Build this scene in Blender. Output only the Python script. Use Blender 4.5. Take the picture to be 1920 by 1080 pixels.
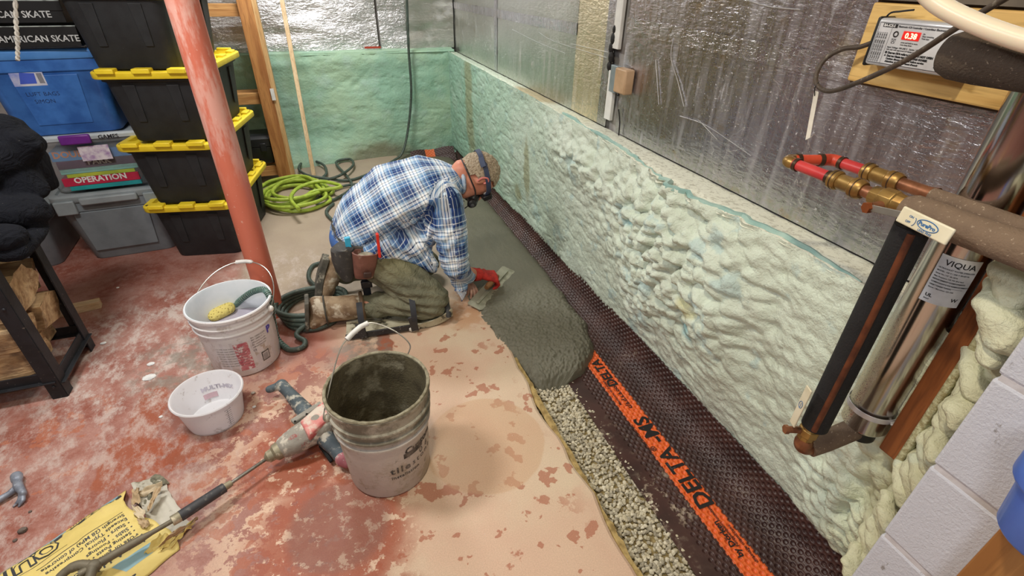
import bpy, bmesh, math, random
import numpy as np
from mathutils import Vector, Matrix, noise as mnoise
random.seed(7)
for o in list(bpy.data.objects): bpy.data.objects.remove(o)
SC = bpy.context.scene
COL = SC.collection
# ------------------------------------------------------------------ camera
H = 1.43; F = 932.545; PX = 960.0; PY = 540.0
RW = np.array([[0.93723211, -0.17295781, 0.30278965], [-0.34828018, -0.50720415, 0.78831774], [0.01723046, -0.84429233, -0.53560579]])  # rows: world axes in (right, down, forward)
cd = bpy.data.cameras.new('camera'); cam = bpy.data.objects.new('camera', cd); COL.objects.link(cam)
cd.sensor_width = 36; cd.sensor_fit = 'HORIZONTAL'; cd.lens = F/1920*36; cd.clip_start = 0.02; cd.clip_end = 60
mw = Matrix.Identity(4)
for i in range(3):
    mw[i][0] = RW[i, 0]; mw[i][1] = -RW[i, 1]; mw[i][2] = -RW[i, 2]
mw[2][3] = H
cam.matrix_world = mw
SC.camera = cam
SC.view_settings.view_transform = 'Standard'; SC.view_settings.look = 'None'; SC.view_settings.gamma = 1
SC.view_settings.use_curve_mapping = False; SC.view_settings.exposure = 0.06
# ------------------------------------------------------------------ world and lights
w = bpy.data.worlds.new('world'); SC.world = w; w.use_nodes = True
w.node_tree.nodes['Background'].inputs[0].default_value = (0.75, 0.85, 1.0, 1); w.node_tree.nodes['Background'].inputs[1].default_value = 0.3
def lamp(name, kind, loc, energy, color, size=0.3, sy=None, rot=(0, 0, 0), spot=None):
    ld = bpy.data.lights.new(name, kind); ld.energy = energy; ld.color = color
    if kind == 'AREA':
        ld.shape = 'RECTANGLE' if sy else 'DISK'; ld.size = size
        if sy: ld.size_y = sy
    else: ld.shadow_soft_size = size
    o = bpy.data.objects.new(name, ld); o.location = loc; o.rotation_euler = rot; COL.objects.link(o); return o
lamp('ceiling_lamp_middle', 'AREA', (-0.95, 1.55, 2.28), 34, (1.0, 0.985, 0.95), 0.45, 0.25)
lamp('ceiling_lamp_far', 'AREA', (0.0, 3.5, 2.28), 36, (1.0, 1.0, 0.96), 0.5, 0.3)
lamp('ceiling_lamp_near', 'AREA', (0.05, 0.55, 2.28), 15, (1.0, 0.88, 0.66), 0.12)
lamp('work_lamp_behind', 'AREA', (-0.9, -0.6, 2.1), 14, (0.95, 0.97, 1.0), 0.4, None, (math.radians(45), 0, math.radians(-35)))

# ------------------------------------------------------------------ numpy noise
def _hash(ix, iy, s):
    n = (ix.astype(np.int64)*374761393 + iy.astype(np.int64)*668265263 + s*1442695041) & 0x7fffffff
    n = ((n ^ (n >> 13))*1274126177) & 0x7fffffff
    n = (n ^ (n >> 16)) & 0x7fffffff
    return n/float(0x7fffffff)
def vnoise(x, y, s=0):
    ix = np.floor(x); iy = np.floor(y); fx = x-ix; fy = y-iy
    fx = fx*fx*(3-2*fx); fy = fy*fy*(3-2*fy)
    a = _hash(ix, iy, s); b = _hash(ix+1, iy, s); c = _hash(ix, iy+1, s); d = _hash(ix+1, iy+1, s)
    return (a*(1-fx)+b*fx)*(1-fy)+(c*(1-fx)+d*fx)*fy
def fbm(x, y, o=4, s=0):
    r = 0; a = 0.5; t = 0
    for k in range(o):
        r = r + a*vnoise(x*2**k+17*k, y*2**k-9*k, s+k); t += a; a *= 0.5
    return r/t
def worley(x, y, s=0):
    ix = np.floor(x); iy = np.floor(y); best = np.full(x.shape, 9.0)
    for dx in (-1, 0, 1):
        for dy in (-1, 0, 1):
            cx = ix+dx; cy = iy+dy
            px = cx+_hash(cx, cy, s); py = cy+_hash(cx, cy, s+91)
            best = np.minimum(best, (px-x)**2+(py-y)**2)
    return np.sqrt(best)
def sstep(a, b, x):
    t = np.clip((x-a)/(b-a), 0, 1); return t*t*(3-2*t)
# ------------------------------------------------------------------ mesh builder
class MB:
    def __init__(s): s.v = []; s.f = []
    def add(s, vs, fs):
        n = len(s.v); s.v += [tuple(v) for v in vs]; s.f += [tuple(i+n for i in f) for f in fs]; return s
    def box(s, lo, hi, M=None):
        vs = [(x, y, z) for z in (lo[2], hi[2]) for y in (lo[1], hi[1]) for x in (lo[0], hi[0])]
        if M is not None: vs = [M @ Vector(v) for v in vs]
        return s.add(vs, [(0, 2, 3, 1), (4, 5, 7, 6), (0, 1, 5, 4), (2, 6, 7, 3), (0, 4, 6, 2), (1, 3, 7, 5)])
    def bar(s, a, b, wd, th, up=(0, 0, 1)):
        a = Vector(a); b = Vector(b); d = b-a; L = d.length; d.normalize(); u = Vector(up)
        x = d.cross(u)
        if x.length < 1e-4: x = d.cross(Vector((1, 0, 0)))
        x.normalize(); y = x.cross(d).normalized()
        M = Matrix((( x.x, d.x, y.x, a.x), (x.y, d.y, y.y, a.y), (x.z, d.z, y.z, a.z), (0, 0, 0, 1)))
        return s.box((-wd/2, 0, -th/2), (wd/2, L, th/2), M)
    def tube(s, pts, r, n=10, caps=True, smooth=0):
        pts = [Vector(p) for p in pts]
        if smooth: pts = catmull(pts, smooth)
        rs = r if isinstance(r, (list, tuple)) else [r]*len(pts)
        if len(rs) != len(pts):
            rs = [rs[min(len(rs)-1, int(i/(len(pts)-1)*(len(rs)-1)+.5))] for i in range(len(pts))]
        rings = []; up = None
        for i, p in enumerate(pts):
            d = (pts[min(i+1, len(pts)-1)]-pts[max(i-1, 0)])
            if d.length < 1e-9: d = Vector((0, 0, 1))
            d.normalize()
            if up is None: up = d.orthogonal().normalized()
            else:
                up = up-d*up.dot(d)
                up = up.normalized() if up.length > 1e-5 else d.orthogonal().normalized()
            sd = d.cross(up)
            rings.append([p+(up*math.cos(2*math.pi*k/n)+sd*math.sin(2*math.pi*k/n))*rs[i] for k in range(n)])
        return s.loft(rings, caps, caps)
    def loft(s, rings, c0=True, c1=True):
        n = len(rings[0]); b = len(s.v)
        for r in rings: s.v += [tuple(p) for p in r]
        for i in range(len(rings)-1):
            for k in range(n):
                s.f.append((b+i*n+k, b+i*n+(k+1) % n, b+(i+1)*n+(k+1) % n, b+(i+1)*n+k))
        if c0: s.f.append(tuple(b+k for k in range(n))[::-1])
        if c1: s.f.append(tuple(b+(len(rings)-1)*n+k for k in range(n)))
        return s
    def lathe(s, prof, n=48, c=(0, 0, 0), M=None, c0=False, c1=False):
        rings = [[(c[0]+r*math.cos(2*math.pi*k/n), c[1]+r*math.sin(2*math.pi*k/n), c[2]+z) for k in range(n)] for r, z in prof]
        if M is not None: rings = [[M @ Vector(p) for p in rg] for rg in rings]
        return s.loft(rings, c0, c1)
    def ico(s, c, r, sub=2, jit=0, M=None):
        bm = bmesh.new(); bmesh.ops.create_icosphere(bm, subdivisions=sub, radius=1)
        r = r if isinstance(r, (tuple, list)) else (r, r, r)
        vs = []
        for v in bm.verts:
            q = Vector((v.co.x*r[0], v.co.y*r[1], v.co.z*r[2]))*(1+jit*(random.random()-.5))
            if M is not None: q = M @ q
            vs.append(q+Vector(c))
        fs = [tuple(x.index for x in f.verts) for f in bm.faces]; bm.free()
        return s.add(vs, fs)
    def grid(s, P):   # P: array (m, n, 3)
        m, n, _ = P.shape; b = len(s.v)
        s.v += [tuple(p) for p in P.reshape(-1, 3)]
        for i in range(m-1):
            for j in range(n-1):
                a = b+i*n+j; s.f.append((a, a+1, a+n+1, a+n))
        return s
def catmull(pts, k=8):
    out = []
    for i in range(len(pts)-1):
        p0 = pts[max(i-1, 0)]; p1 = pts[i]; p2 = pts[i+1]; p3 = pts[min(i+2, len(pts)-1)]
        for j in range(k):
            t = j/k
            out.append(0.5*((2*p1)+(p2-p0)*t+(2*p0-5*p1+4*p2-p3)*t*t+(3*p1-p0-3*p2+p3)*t**3))
    out.append(pts[-1]); return out
def npgrid_mesh(name, P):
    m, n, _ = P.shape
    me = bpy.data.meshes.new(name)
    idx = np.arange(m*n).reshape(m, n)
    q = np.stack([idx[:-1, :-1], idx[:-1, 1:], idx[1:, 1:], idx[1:, :-1]], -1).reshape(-1, 4)
    me.vertices.add(m*n); me.vertices.foreach_set('co', P.reshape(-1).astype(np.float32))
    me.loops.add(q.size); me.loops.foreach_set('vertex_index', q.reshape(-1).astype(np.int32))
    me.polygons.add(len(q)); me.polygons.foreach_set('loop_start', np.arange(0, q.size, 4, dtype=np.int32))
    me.update(calc_edges=True); me.validate()
    me.polygons.foreach_set('use_smooth', np.ones(len(q), bool))
    return me
def rootloc(o):
    M = Matrix.Identity(4)
    ch = []
    while o: ch.append(o); o = o.parent
    for c in reversed(ch): M = M @ Matrix.LocRotScale(c.location, c.rotation_euler, c.scale)
    return M
def link(name, me, mat, parent=None, world=True, smooth=None, bevel=0, bseg=2, angle=40, label=None):
    if mat is not None and len(me.materials) == 0: me.materials.append(mat)
    o = bpy.data.objects.new(name, me); COL.objects.link(o)
    if parent is not None:
        o.parent = parent
        if world: me.transform(rootloc(parent).inverted())
    if smooth is not None:
        me.polygons.foreach_set('use_smooth', [bool(smooth)]*len(me.polygons))
        if smooth and angle: 
            try: me.set_sharp_from_angle(angle=math.radians(angle))
            except Exception: pass
    if bevel:
        b = o.modifiers.new('bevel', 'BEVEL'); b.width = bevel; b.segments = bseg; b.limit_method = 'ANGLE'; b.angle_limit = math.radians(35)
    if label: o['label'] = label
    return o
def obj(name, mb, mat, parent=None, world=True, smooth=True, bevel=0, bseg=2, angle=40, label=None, fix=True):
    me = bpy.data.meshes.new(name); me.from_pydata(mb.v, [], mb.f)
    if fix:
        bm = bmesh.new(); bm.from_mesh(me); bmesh.ops.recalc_face_normals(bm, faces=bm.faces); bm.to_mesh(me); bm.free()
    me.update()
    return link(name, me, mat, parent, world, smooth, bevel, bseg, angle, label)
def thing(name, label, cat, loc=(0, 0, 0), rotz=0, group=None, rot=None):
    o = bpy.data.objects.new(name, None); COL.objects.link(o); o.empty_display_size = 0.05
    o.location = loc; o.rotation_euler = rot if rot else (0, 0, rotz)
    o['label'] = label; o['category'] = cat
    if group: o['group'] = group
    return o
def tag(o, label, cat, group=None, kind=None):
    o['label'] = label; o['category'] = cat
    if group: o['group'] = group
    if kind: o['kind'] = kind
    return o
def single(name, mb, mat, label, cat, group=None, loc=None, **k):
    """one-mesh thing whose origin sits at loc (default: bottom centre)"""
    vs = np.array(mb.v)
    if loc is None: loc = ((vs[:, 0].min()+vs[:, 0].max())/2, (vs[:, 1].min()+vs[:, 1].max())/2, vs[:, 2].min())
    mb.v = [(v[0]-loc[0], v[1]-loc[1], v[2]-loc[2]) for v in mb.v]
    o = obj(name, mb, mat, None, **k); o.location = loc; return tag(o, label, cat, group)
def struct(o, parent=None):
    if parent is None: o['kind'] = 'structure'
    return o
# pixel of the photograph -> point on a real plane of the room
def ray(u, v):
    return RW @ np.array([(u-PX)/F, (v-PY)/F, 1.0])
def FZ(u, v, z=0.0):
    d = ray(u, v); t = (z-H)/d[2]; return Vector((d[0]*t, d[1]*t, z))
def FX(u, v, x):
    d = ray(u, v); t = x/d[0]; return Vector((x, d[1]*t, H+d[2]*t))
def FY(u, v, y):
    d = ray(u, v); t = y/d[1]; return Vector((d[0]*t, y, H+d[2]*t))
# ------------------------------------------------------------------ node graph helper
def lin(c):
    """sRGB 0-255 triple to linear"""
    return tuple(((x/255)/12.92 if x/255 <= 0.04045 else ((x/255+0.055)/1.055)**2.4) for x in c)
class G:
    def __init__(s, name):
        s.m = bpy.data.materials.new(name); s.m.use_nodes = True; s.t = s.m.node_tree
        s.b = s.t.nodes['Principled BSDF']; s.tc = s.t.nodes.new('ShaderNodeTexCoord')
        s.P = s.tc.outputs['Object']
    def _in(s, sock, v):
        if hasattr(v, 'links') or hasattr(v, 'is_output'): s.t.links.new(v, sock)
        elif isinstance(v, (tuple, list)) and len(v) == 3 and sock.type == 'RGBA': sock.default_value = (*v, 1)
        else: sock.default_value = v
    def set(s, **k):
        nm = dict(col='Base Color', rough='Roughness', metal='Metallic', spec='Specular IOR Level', trans='Transmission Weight', ior='IOR', alpha='Alpha', coat='Coat Weight', crough='Coat Roughness', sss='Subsurface Weight', sheen='Sheen Weight', normal='Normal', emit='Emission Color', estr='Emission Strength')
        for a, v in k.items(): s._in(s.b.inputs[nm[a]], v)
        return s
    def map(s, vec=None, scale=(1, 1, 1), loc=(0, 0, 0), rot=(0, 0, 0)):
        n = s.t.nodes.new('ShaderNodeMapping'); s._in(n.inputs[0], vec or s.P); n.inputs['Scale'].default_value = scale
        n.inputs['Location'].default_value = loc; n.inputs['Rotation'].default_value = rot; return n.outputs[0]
    def noise(s, scale=5, detail=4, rough=0.55, vec=None, dist=0, col=False):
        n = s.t.nodes.new('ShaderNodeTexNoise'); s._in(n.inputs['Vector'], vec or s.P); n.inputs['Scale'].default_value = scale
        n.inputs['Detail'].default_value = detail; n.inputs['Roughness'].default_value = rough; n.inputs['Distortion'].default_value = dist
        return n.outputs['Color' if col else 'Fac']
    def vor(s, scale=5, vec=None, feature='F1', out='Distance', rnd=1):
        n = s.t.nodes.new('ShaderNodeTexVoronoi'); n.feature = feature; s._in(n.inputs['Vector'], vec or s.P); n.inputs['Scale'].default_value = scale
        n.inputs['Randomness'].default_value = rnd; return n.outputs[out]
    def wave(s, scale=5, dist=0, vec=None, d='X', detail=2):
        n = s.t.nodes.new('ShaderNodeTexWave'); n.bands_direction = d; s._in(n.inputs['Vector'], vec or s.P); n.inputs['Scale'].default_value = scale
        n.inputs['Distortion'].default_value = dist; n.inputs['Detail'].default_value = detail; return n.outputs['Fac']
    def math(s, op, a, b=0, c=None, clamp=False):
        n = s.t.nodes.new('ShaderNodeMath'); n.operation = op; n.use_clamp = clamp; s._in(n.inputs[0], a); s._in(n.inputs[1], b)
        if c is not None: s._in(n.inputs[2], c)
        return n.outputs[0]
    def step(s, v, a, b):     # smooth 0..1 between a and b (b may be < a)
        n = s.t.nodes.new('ShaderNodeMapRange'); n.interpolation_type = 'SMOOTHSTEP'; inv = b < a
        s._in(n.inputs[0], v); n.inputs[1].default_value = min(a, b); n.inputs[2].default_value = max(a, b)
        n.inputs[3].default_value = 1.0 if inv else 0.0; n.inputs[4].default_value = 0.0 if inv else 1.0
        return n.outputs[0]
    def mix(s, f, a, b, mode='MIX'):
        n = s.t.nodes.new('ShaderNodeMix'); n.data_type = 'RGBA'; n.blend_type = mode; n.clamp_factor = True
        s._in(n.inputs[0], f); s._in(n.inputs[6], a); s._in(n.inputs[7], b); return n.outputs[2]
    def xyz(s, vec=None):
        n = s.t.nodes.new('ShaderNodeSeparateXYZ'); s._in(n.inputs[0], vec or s.P); return n.outputs
    def warp(s, amt=0.05, scale=8, detail=3, vec=None):
        c = s.noise(scale, detail, col=True, vec=vec)
        n = s.t.nodes.new('ShaderNodeVectorMath'); n.operation = 'MULTIPLY_ADD'; s._in(n.inputs[0], c); n.inputs[1].default_value = (amt*2,)*3
        a = s.t.nodes.new('ShaderNodeVectorMath'); a.operation = 'ADD'; s._in(a.inputs[0], vec or s.P); a.inputs[1].default_value = (-amt,)*3
        s._in(n.inputs[2], a.outputs[0]); return n.outputs[0]
    def blob(s, c, r, soft=0.3, vec=None, sc=(1, 1, 1)):
        """mask 1 inside an ellipsoid of radii r*(1/sc)"""
        n = s.t.nodes.new('ShaderNodeVectorMath'); n.operation = 'SUBTRACT'; s._in(n.inputs[0], vec or s.P); n.inputs[1].default_value = c
        m = s.t.nodes.new('ShaderNodeVectorMath'); m.operation = 'MULTIPLY'; s.t.links.new(n.outputs[0], m.inputs[0]); m.inputs[1].default_value = sc
        l = s.t.nodes.new('ShaderNodeVectorMath'); l.operation = 'LENGTH'; s.t.links.new(m.outputs[0], l.inputs[0])
        return s.step(l.outputs['Value'], r*(1+soft/2), r*(1-soft/2))
    def bump(s, h, strength=0.5, dist=0.01, prev=None):
        n = s.t.nodes.new('ShaderNodeBump'); n.inputs['Strength'].default_value = strength; n.inputs['Distance'].default_value = dist
        s._in(n.inputs['Height'], h)
        if prev is not None: s._in(n.inputs['Normal'], prev)
        return n.outputs[0]
    def mul(s, *a):
        r = a[0]
        for x in a[1:]: r = s.math('MULTIPLY', r, x)
        return r
    def mx(s, *a):
        r = a[0]
        for x in a[1:]: r = s.math('MAXIMUM', r, x)
        return r
_mc = {}
def M(name, c, rough=0.5, metal=0.0, c2=None, scale=12, bump=0.0, bscale=60, dust=None, dscale=25, dth=(0.55, 0.7), spec=0.5, **k):
    """plain procedural material: colour with a noise variant, fine relief, dust patches. c in sRGB 0-255"""
    if name in _mc: return _mc[name]
    g = G(name); a = lin(c); b = lin(c2) if c2 else tuple(x*0.72 for x in a)
    col = g.mix(g.step(g.noise(scale, 5), 0.35, 0.68), a, b)
    if dust: col = g.mix(g.step(g.noise(dscale, 6, 0.65), dth[0], dth[1]), col, lin(dust))
    g.set(col=col, rough=rough, metal=metal, spec=spec, **k)
    if bump: g.set(normal=g.bump(g.noise(bscale, 4), bump, 0.003))
    _mc[name] = g.m; return g.m
def text_mesh(s, size=0.02, offset=0.0, extrude=0.0, align='LEFT', res=2, shear=0, space=1.0):
    cu = bpy.data.curves.new('txt', 'FONT'); cu.body = s; cu.size = size; cu.offset = offset; cu.extrude = extrude; cu.align_x = align; cu.resolution_u = res; cu.shear = shear; cu.space_character = space
    o = bpy.data.objects.new('txt', cu); COL.objects.link(o)
    dg = bpy.context.evaluated_depsgraph_get(); me = bpy.data.meshes.new_from_object(o.evaluated_get(dg))
    bpy.data.objects.remove(o); bpy.data.curves.remove(cu)
    return me
def lettering(s, size, fn, mat, parent, offset=0.0, name='lettering', align='LEFT', shear=0, space=1.0, sub=False):
    me = text_mesh(s, size, offset, 0, align, 2, shear, space)
    if sub:
        bm = bmesh.new(); bm.from_mesh(me); bmesh.ops.triangulate(bm, faces=bm.faces)
        bmesh.ops.subdivide_edges(bm, edges=[e for e in bm.edges if e.calc_length() > size*0.3], cuts=2, use_grid_fill=False); bm.to_mesh(me); bm.free()
    for v in me.vertices: v.co = Vector(fn(v.co.x, v.co.y))
    me.materials.clear()
    return link(name, me, mat, parent, True)
def remesh(mb, voxel=0.008, smooth=4, fac=0.5, iters=None):
    """union of overlapping shapes -> one continuous mesh (returns mesh data)"""
    me = bpy.data.meshes.new('tmp'); me.from_pydata(mb.v, [], mb.f)
    bm = bmesh.new(); bm.from_mesh(me); bmesh.ops.recalc_face_normals(bm, faces=bm.faces); bm.to_mesh(me); bm.free()
    o = bpy.data.objects.new('tmp', me); COL.objects.link(o)
    r = o.modifiers.new('r', 'REMESH'); r.mode = 'VOXEL'; r.voxel_size = voxel; r.use_smooth_shade = True
    if smooth:
        m = o.modifiers.new('s', 'SMOOTH'); m.factor = fac; m.iterations = smooth
    dg = bpy.context.evaluated_depsgraph_get(); out = bpy.data.meshes.new_from_object(o.evaluated_get(dg))
    bpy.data.objects.remove(o); bpy.data.meshes.remove(me)
    out.polygons.foreach_set('use_smooth', [True]*len(out.polygons))
    return out
def hull(mb, ells):
    """convex hull of consecutive ellipsoids [(centre, radii, rotation or None), ...]"""
    def pts(e):
        bm = bmesh.new(); bmesh.ops.create_icosphere(bm, subdivisions=2, radius=1)
        r = e[1] if isinstance(e[1], (tuple, list)) else (e[1],)*3
        R = e[2] if len(e) > 2 and e[2] is not None else None
        out = []
        for v in bm.verts:
            q = Vector((v.co.x*r[0], v.co.y*r[1], v.co.z*r[2]))
            if R is not None: q = R @ q
            out.append(q+Vector(e[0]))
        bm.free(); return out
    P = [pts(e) for e in ells]
    prs = [(P[i]+P[i+1]) for i in range(len(P)-1)] if len(P) > 1 else [P[0]]
    for ps in prs:
        bm = bmesh.new()
        for p in ps: bm.verts.new(p)
        r = bmesh.ops.convex_hull(bm, input=bm.verts)
        dl = [v for v in bm.verts if not v.link_faces]
        bmesh.ops.delete(bm, geom=dl, context='VERTS')
        bm.verts.index_update()
        mb.add([v.co.copy() for v in bm.verts], [tuple(x.index for x in f.verts) for f in bm.faces]); bm.free()
    return mb
def rrect(wd, dp, r, n=5, z=0, cx=0, cy=0):
    out = []
    for (sx, sy, a0) in ((1, 1, 0), (-1, 1, 90), (-1, -1, 180), (1, -1, 270)):
        for k in range(n+1):
            a = math.radians(a0+90*k/n)
            out.append((cx+sx*(wd/2-r)+r*math.cos(a), cy+sy*(dp/2-r)+r*math.sin(a), z))
    return out
# ================================================================== THE SETTING
# ---- floor slab (painted concrete) with a trench along the right wall
g = G('painted_slab')
wv = g.warp(0.035, 14, 4); wf = g.warp(0.012, 45, 4); x, y, z = g.xyz()
red = g.mix(g.noise(3, 4), lin((150, 84, 66)), lin((128, 76, 66)))
dustred = g.mix(g.noise(160, 4, .7), lin((196, 156, 144)), lin((150, 104, 94)))
col = g.mix(g.mul(g.mx(g.mul(g.step(g.noise(3.2, 9, 0.75), 0.38, 0.60), .9), g.mul(g.step(g.noise(26, 8, .75), .46, .60), .6)), g.step(g.math('ADD', x, g.math('MULTIPLY', g.noise(3, 5), .3)), .12, -.5), .92), red, dustred)
pale = g.mix(g.noise(5, 5), lin((214, 186, 160)), lin((204, 166, 144)))
beige = g.mix(g.noise(4, 5), lin((214, 196, 168)), lin((208, 178, 154)))
grey = g.mix(g.noise(6, 6), lin((158, 140, 124)), lin((180, 164, 144)))
# worn, pale zone near the trench, broken by red splashes
xr = g.math('ADD', x, g.math('MULTIPLY', g.noise(1.6, 4), 0.8))
m = g.step(xr, 0.10, 0.55)
flake = g.step(g.noise(15, 8, 0.68), 0.56, 0.50)
stainmask = g.mx(g.blob((-0.18, 0.98, 0), 0.23, 0.5, wv), g.blob((-0.30, 1.32, 0), 0.17, 0.6, wv), g.blob((-0.72, 1.55, 0), 0.07, 0.3, wv, (1, .32, 1)), g.blob((-.05, .70, 0), .11, .5, wv))
sp = g.noise(12, 5, 0.6)
m2 = g.mx(m, g.mul(g.step(g.noise(11, 9, 0.72), 0.485, 0.515), g.step(y, 2.0, 1.5), g.step(x, -0.75, -0.35)))
col = g.mix(m2, col, pale)
col = g.mix(g.mul(m, g.step(g.noise(2.4, 4), 0.42, 0.6)), col, beige)
spots = g.mul(g.step(g.noise(13, 4, 0.5), 0.605, 0.625), g.step(y, 1.95, 1.85))
spots2 = g.mul(g.step(g.noise(5.5, 5, 0.6), 0.585, 0.605), g.step(y, 1.9, 1.75), g.step(x, 0.62, 0.45))
col = g.mix(g.mul(g.mx(spots, spots2), 0.75), col, lin((168, 100, 74)))
# flaky islands inside the red area left of the bucket
col = g.mix(g.mul(stainmask, g.step(g.noise(24, 8, 0.7), 0.43, 0.47), 0.92), col, lin((156, 82, 56)))
# bare, unpainted concrete at the far end
ybare = g.math('ADD', y, g.math('MULTIPLY', g.noise(2.2, 5), 0.5))
bare = g.mul(g.step(ybare, 2.35, 2.62), g.step(g.math('ADD', x, g.math('MULTIPLY', g.noise(3, 4), 0.2)), -0.52, -0.36))
col = g.mix(bare, col, grey)
# wet ring, darker round patch left of the bucket
col = g.mix(g.mul(g.blob((0.355, 1.165, 0), 0.215, 0.05, g.warp(0.012, 6, 2)), 0.55), col, lin((196, 158, 124)))
col = g.mix(g.mul(g.blob((-0.16, 1.01, 0), 0.15, 0.25, wf), 0.55), col, lin((120, 84, 74)))
col = g.mix(g.mul(g.blob((-0.70, 1.66, 0), 0.10, 0.35, wf), 0.4), col, lin((132, 108, 104)))  # soft shadow left of the tub, painted into the floor colour
# long dragged red stroke on the left, grey slurry smears, white dust
col = g.mix(g.mul(g.mx(g.blob((-0.80, 1.72, 0), 0.055, 0.3, wf, (1, .30, 1)), g.blob((-0.845, 1.50, 0), 0.065, 0.2, wv, (1, .55, 1)), g.blob((-.66, 1.44, 0), .03, .2, wv), g.blob((-.60, 1.47, 0), .03, .2, wv, (.6, 1, 1)), g.blob((0.10, 1.86, 0), 0.035, 0.3, wv, (1.0, .35, 1))), 0.9), col, lin((152, 84, 60)))
sm = g.mul(g.step(g.noise(13, 9, 0.78, g.map(None, (1, .6, 1), rot=(0, 0, .6))), 0.45, 0.62), g.mx(g.blob((-0.85, 2.15, 0), .50, .8, wv), g.mul(g.blob((-1.0, 1.5, 0), .55, .9, wv), .7), g.mul(g.blob((-.35, 2.55, 0), .35, .8, wv), .8)))
col = g.mix(g.mul(sm, .85), col, lin((198, 184, 176)))
gz = g.mul(g.step(g.noise(12, 8, 0.7), 0.45, 0.58), g.mx(g.blob((-0.72, 2.0, 0), .2, .8, wv), g.blob((.0, 1.82, 0), .14, .8, wv)))
col = g.mix(g.mul(gz, .7), col, lin((128, 122, 112)))
col = g.mix(g.mul(g.step(g.noise(110, 3), 0.71, 0.75), .6), col, lin((214, 202, 196)))
col = g.mix(g.mul(g.blob((0.52, 2.0, 0), .16, .7, wv), g.step(g.noise(14, 6), .4, .55), .6), col, lin((186, 130, 84)))
col = g.mix(1.0, col, g.mix(g.noise(260, 5, .75), (0.62, 0.62, 0.62), (1.32, 1.32, 1.32)), 'MULTIPLY')
g.set(col=col, rough=g.math('MULTIPLY_ADD', g.noise(9, 6), 0.35, 0.32), spec=0.4, normal=g.bump(g.noise(90, 6, 0.7), 0.35, 0.003, g.bump(g.noise(13, 6), 0.2, 0.004)))
mSlab = g.m
mb = MB(); ys = np.linspace(-2.0, 4.75, 136)
edge = [0.615+0.010*math.sin(v*9)+0.006*math.sin(v*23+1)+0.012*(vnoise(np.array([v*14.0]), np.array([3.0]), 5)[0]-.5) for v in ys]
vs = []
for v, e in zip(ys, edge):
    vs += [(-3.2, v, 0), (e-0.01, v, 0), (e, v, -0.006), (e+0.004, v, -0.12), (1.3, v, -0.12)]
n = len(ys)
mb.add(vs, [(i*5+k, i*5+k+1, (i+1)*5+k+1, (i+1)*5+k) for i in range(n-1) for k in range(4)])
floor = struct(obj('floor', mb, mSlab, smooth=False))
# ---- walls that close the room (out of frame, they feed the light)
mRoom = M('painted_room_wall', (190, 186, 176), 0.8, c2=(160, 156, 150), scale=2)
mJoist = M('ceiling_wood', (176, 140, 96), 0.7, c2=(130, 96, 60), scale=3)
struct(obj('ceiling', MB().box((-3.2, -2.0, 2.35), (1.3, 4.9, 2.42)), M('ceiling_board', (206, 200, 190), .8)))
struct(obj('wall_left', MB().box((-3.26, -2.0, 0), (-3.2, 4.9, 2.35)), mRoom))
struct(obj('wall_front', MB().box((-3.2, -2.06, 0), (1.3, -2.0, 2.35)), mRoom))
# ---- spray foam
def foam_mat(name, near, far, yellow):
    g = G(name); x, y, z = g.xyz()
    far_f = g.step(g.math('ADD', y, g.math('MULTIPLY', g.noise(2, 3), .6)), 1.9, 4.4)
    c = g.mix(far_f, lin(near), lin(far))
    c = g.mix(g.mul(g.step(g.noise(5, 6), .45, .7), .5), c, g.mix(far_f, lin((220, 228, 216)), lin((186, 208, 194))))
    c = g.mix(g.mul(g.step(g.noise(9, 4), .58, .66), .7), c, g.mix(far_f, lin((184, 208, 206)), lin((150, 182, 168))))
    wv = g.warp(.04, 9, 4)
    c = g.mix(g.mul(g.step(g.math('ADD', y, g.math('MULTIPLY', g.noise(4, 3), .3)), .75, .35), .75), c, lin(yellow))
    # olive grey overspray streaks and a torn brown patch
    st = g.mx(g.blob((1.1, 2.72, .38), .05, .5, wv, (1, 1, .22)), g.blob((1.1, 3.93, .55), .10, .7, wv, (1, 1, .18)), g.blob((1.1, 2.9, .2), .07, .8, wv))
    c = g.mix(g.mul(st, .7), c, lin((150, 150, 112)))
    c = g.mix(g.mul(g.blob((1.08, 1.11, .47), .045, .6, wv), .8), c, lin((208, 206, 158)))
    c = g.mix(g.mul(g.mx(g.blob((1.1, 1.10, .37), .04, .6, wv), g.blob((1.1, 1.5, .62), .04, .8, wv)), .8), c, lin((150, 200, 206)))
    g.set(col=c, rough=.5, spec=.45, normal=g.bump(g.noise(140, 5, .6), .6, .005, g.bump(g.noise(45, 5, .6), .7, .010)))
    return g.m
mFoam = foam_mat('spray_foam', (214, 226, 210), (156, 194, 174), (216, 216, 172))  # near-end yellow is partly warm lamplight put into the foam colour
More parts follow.
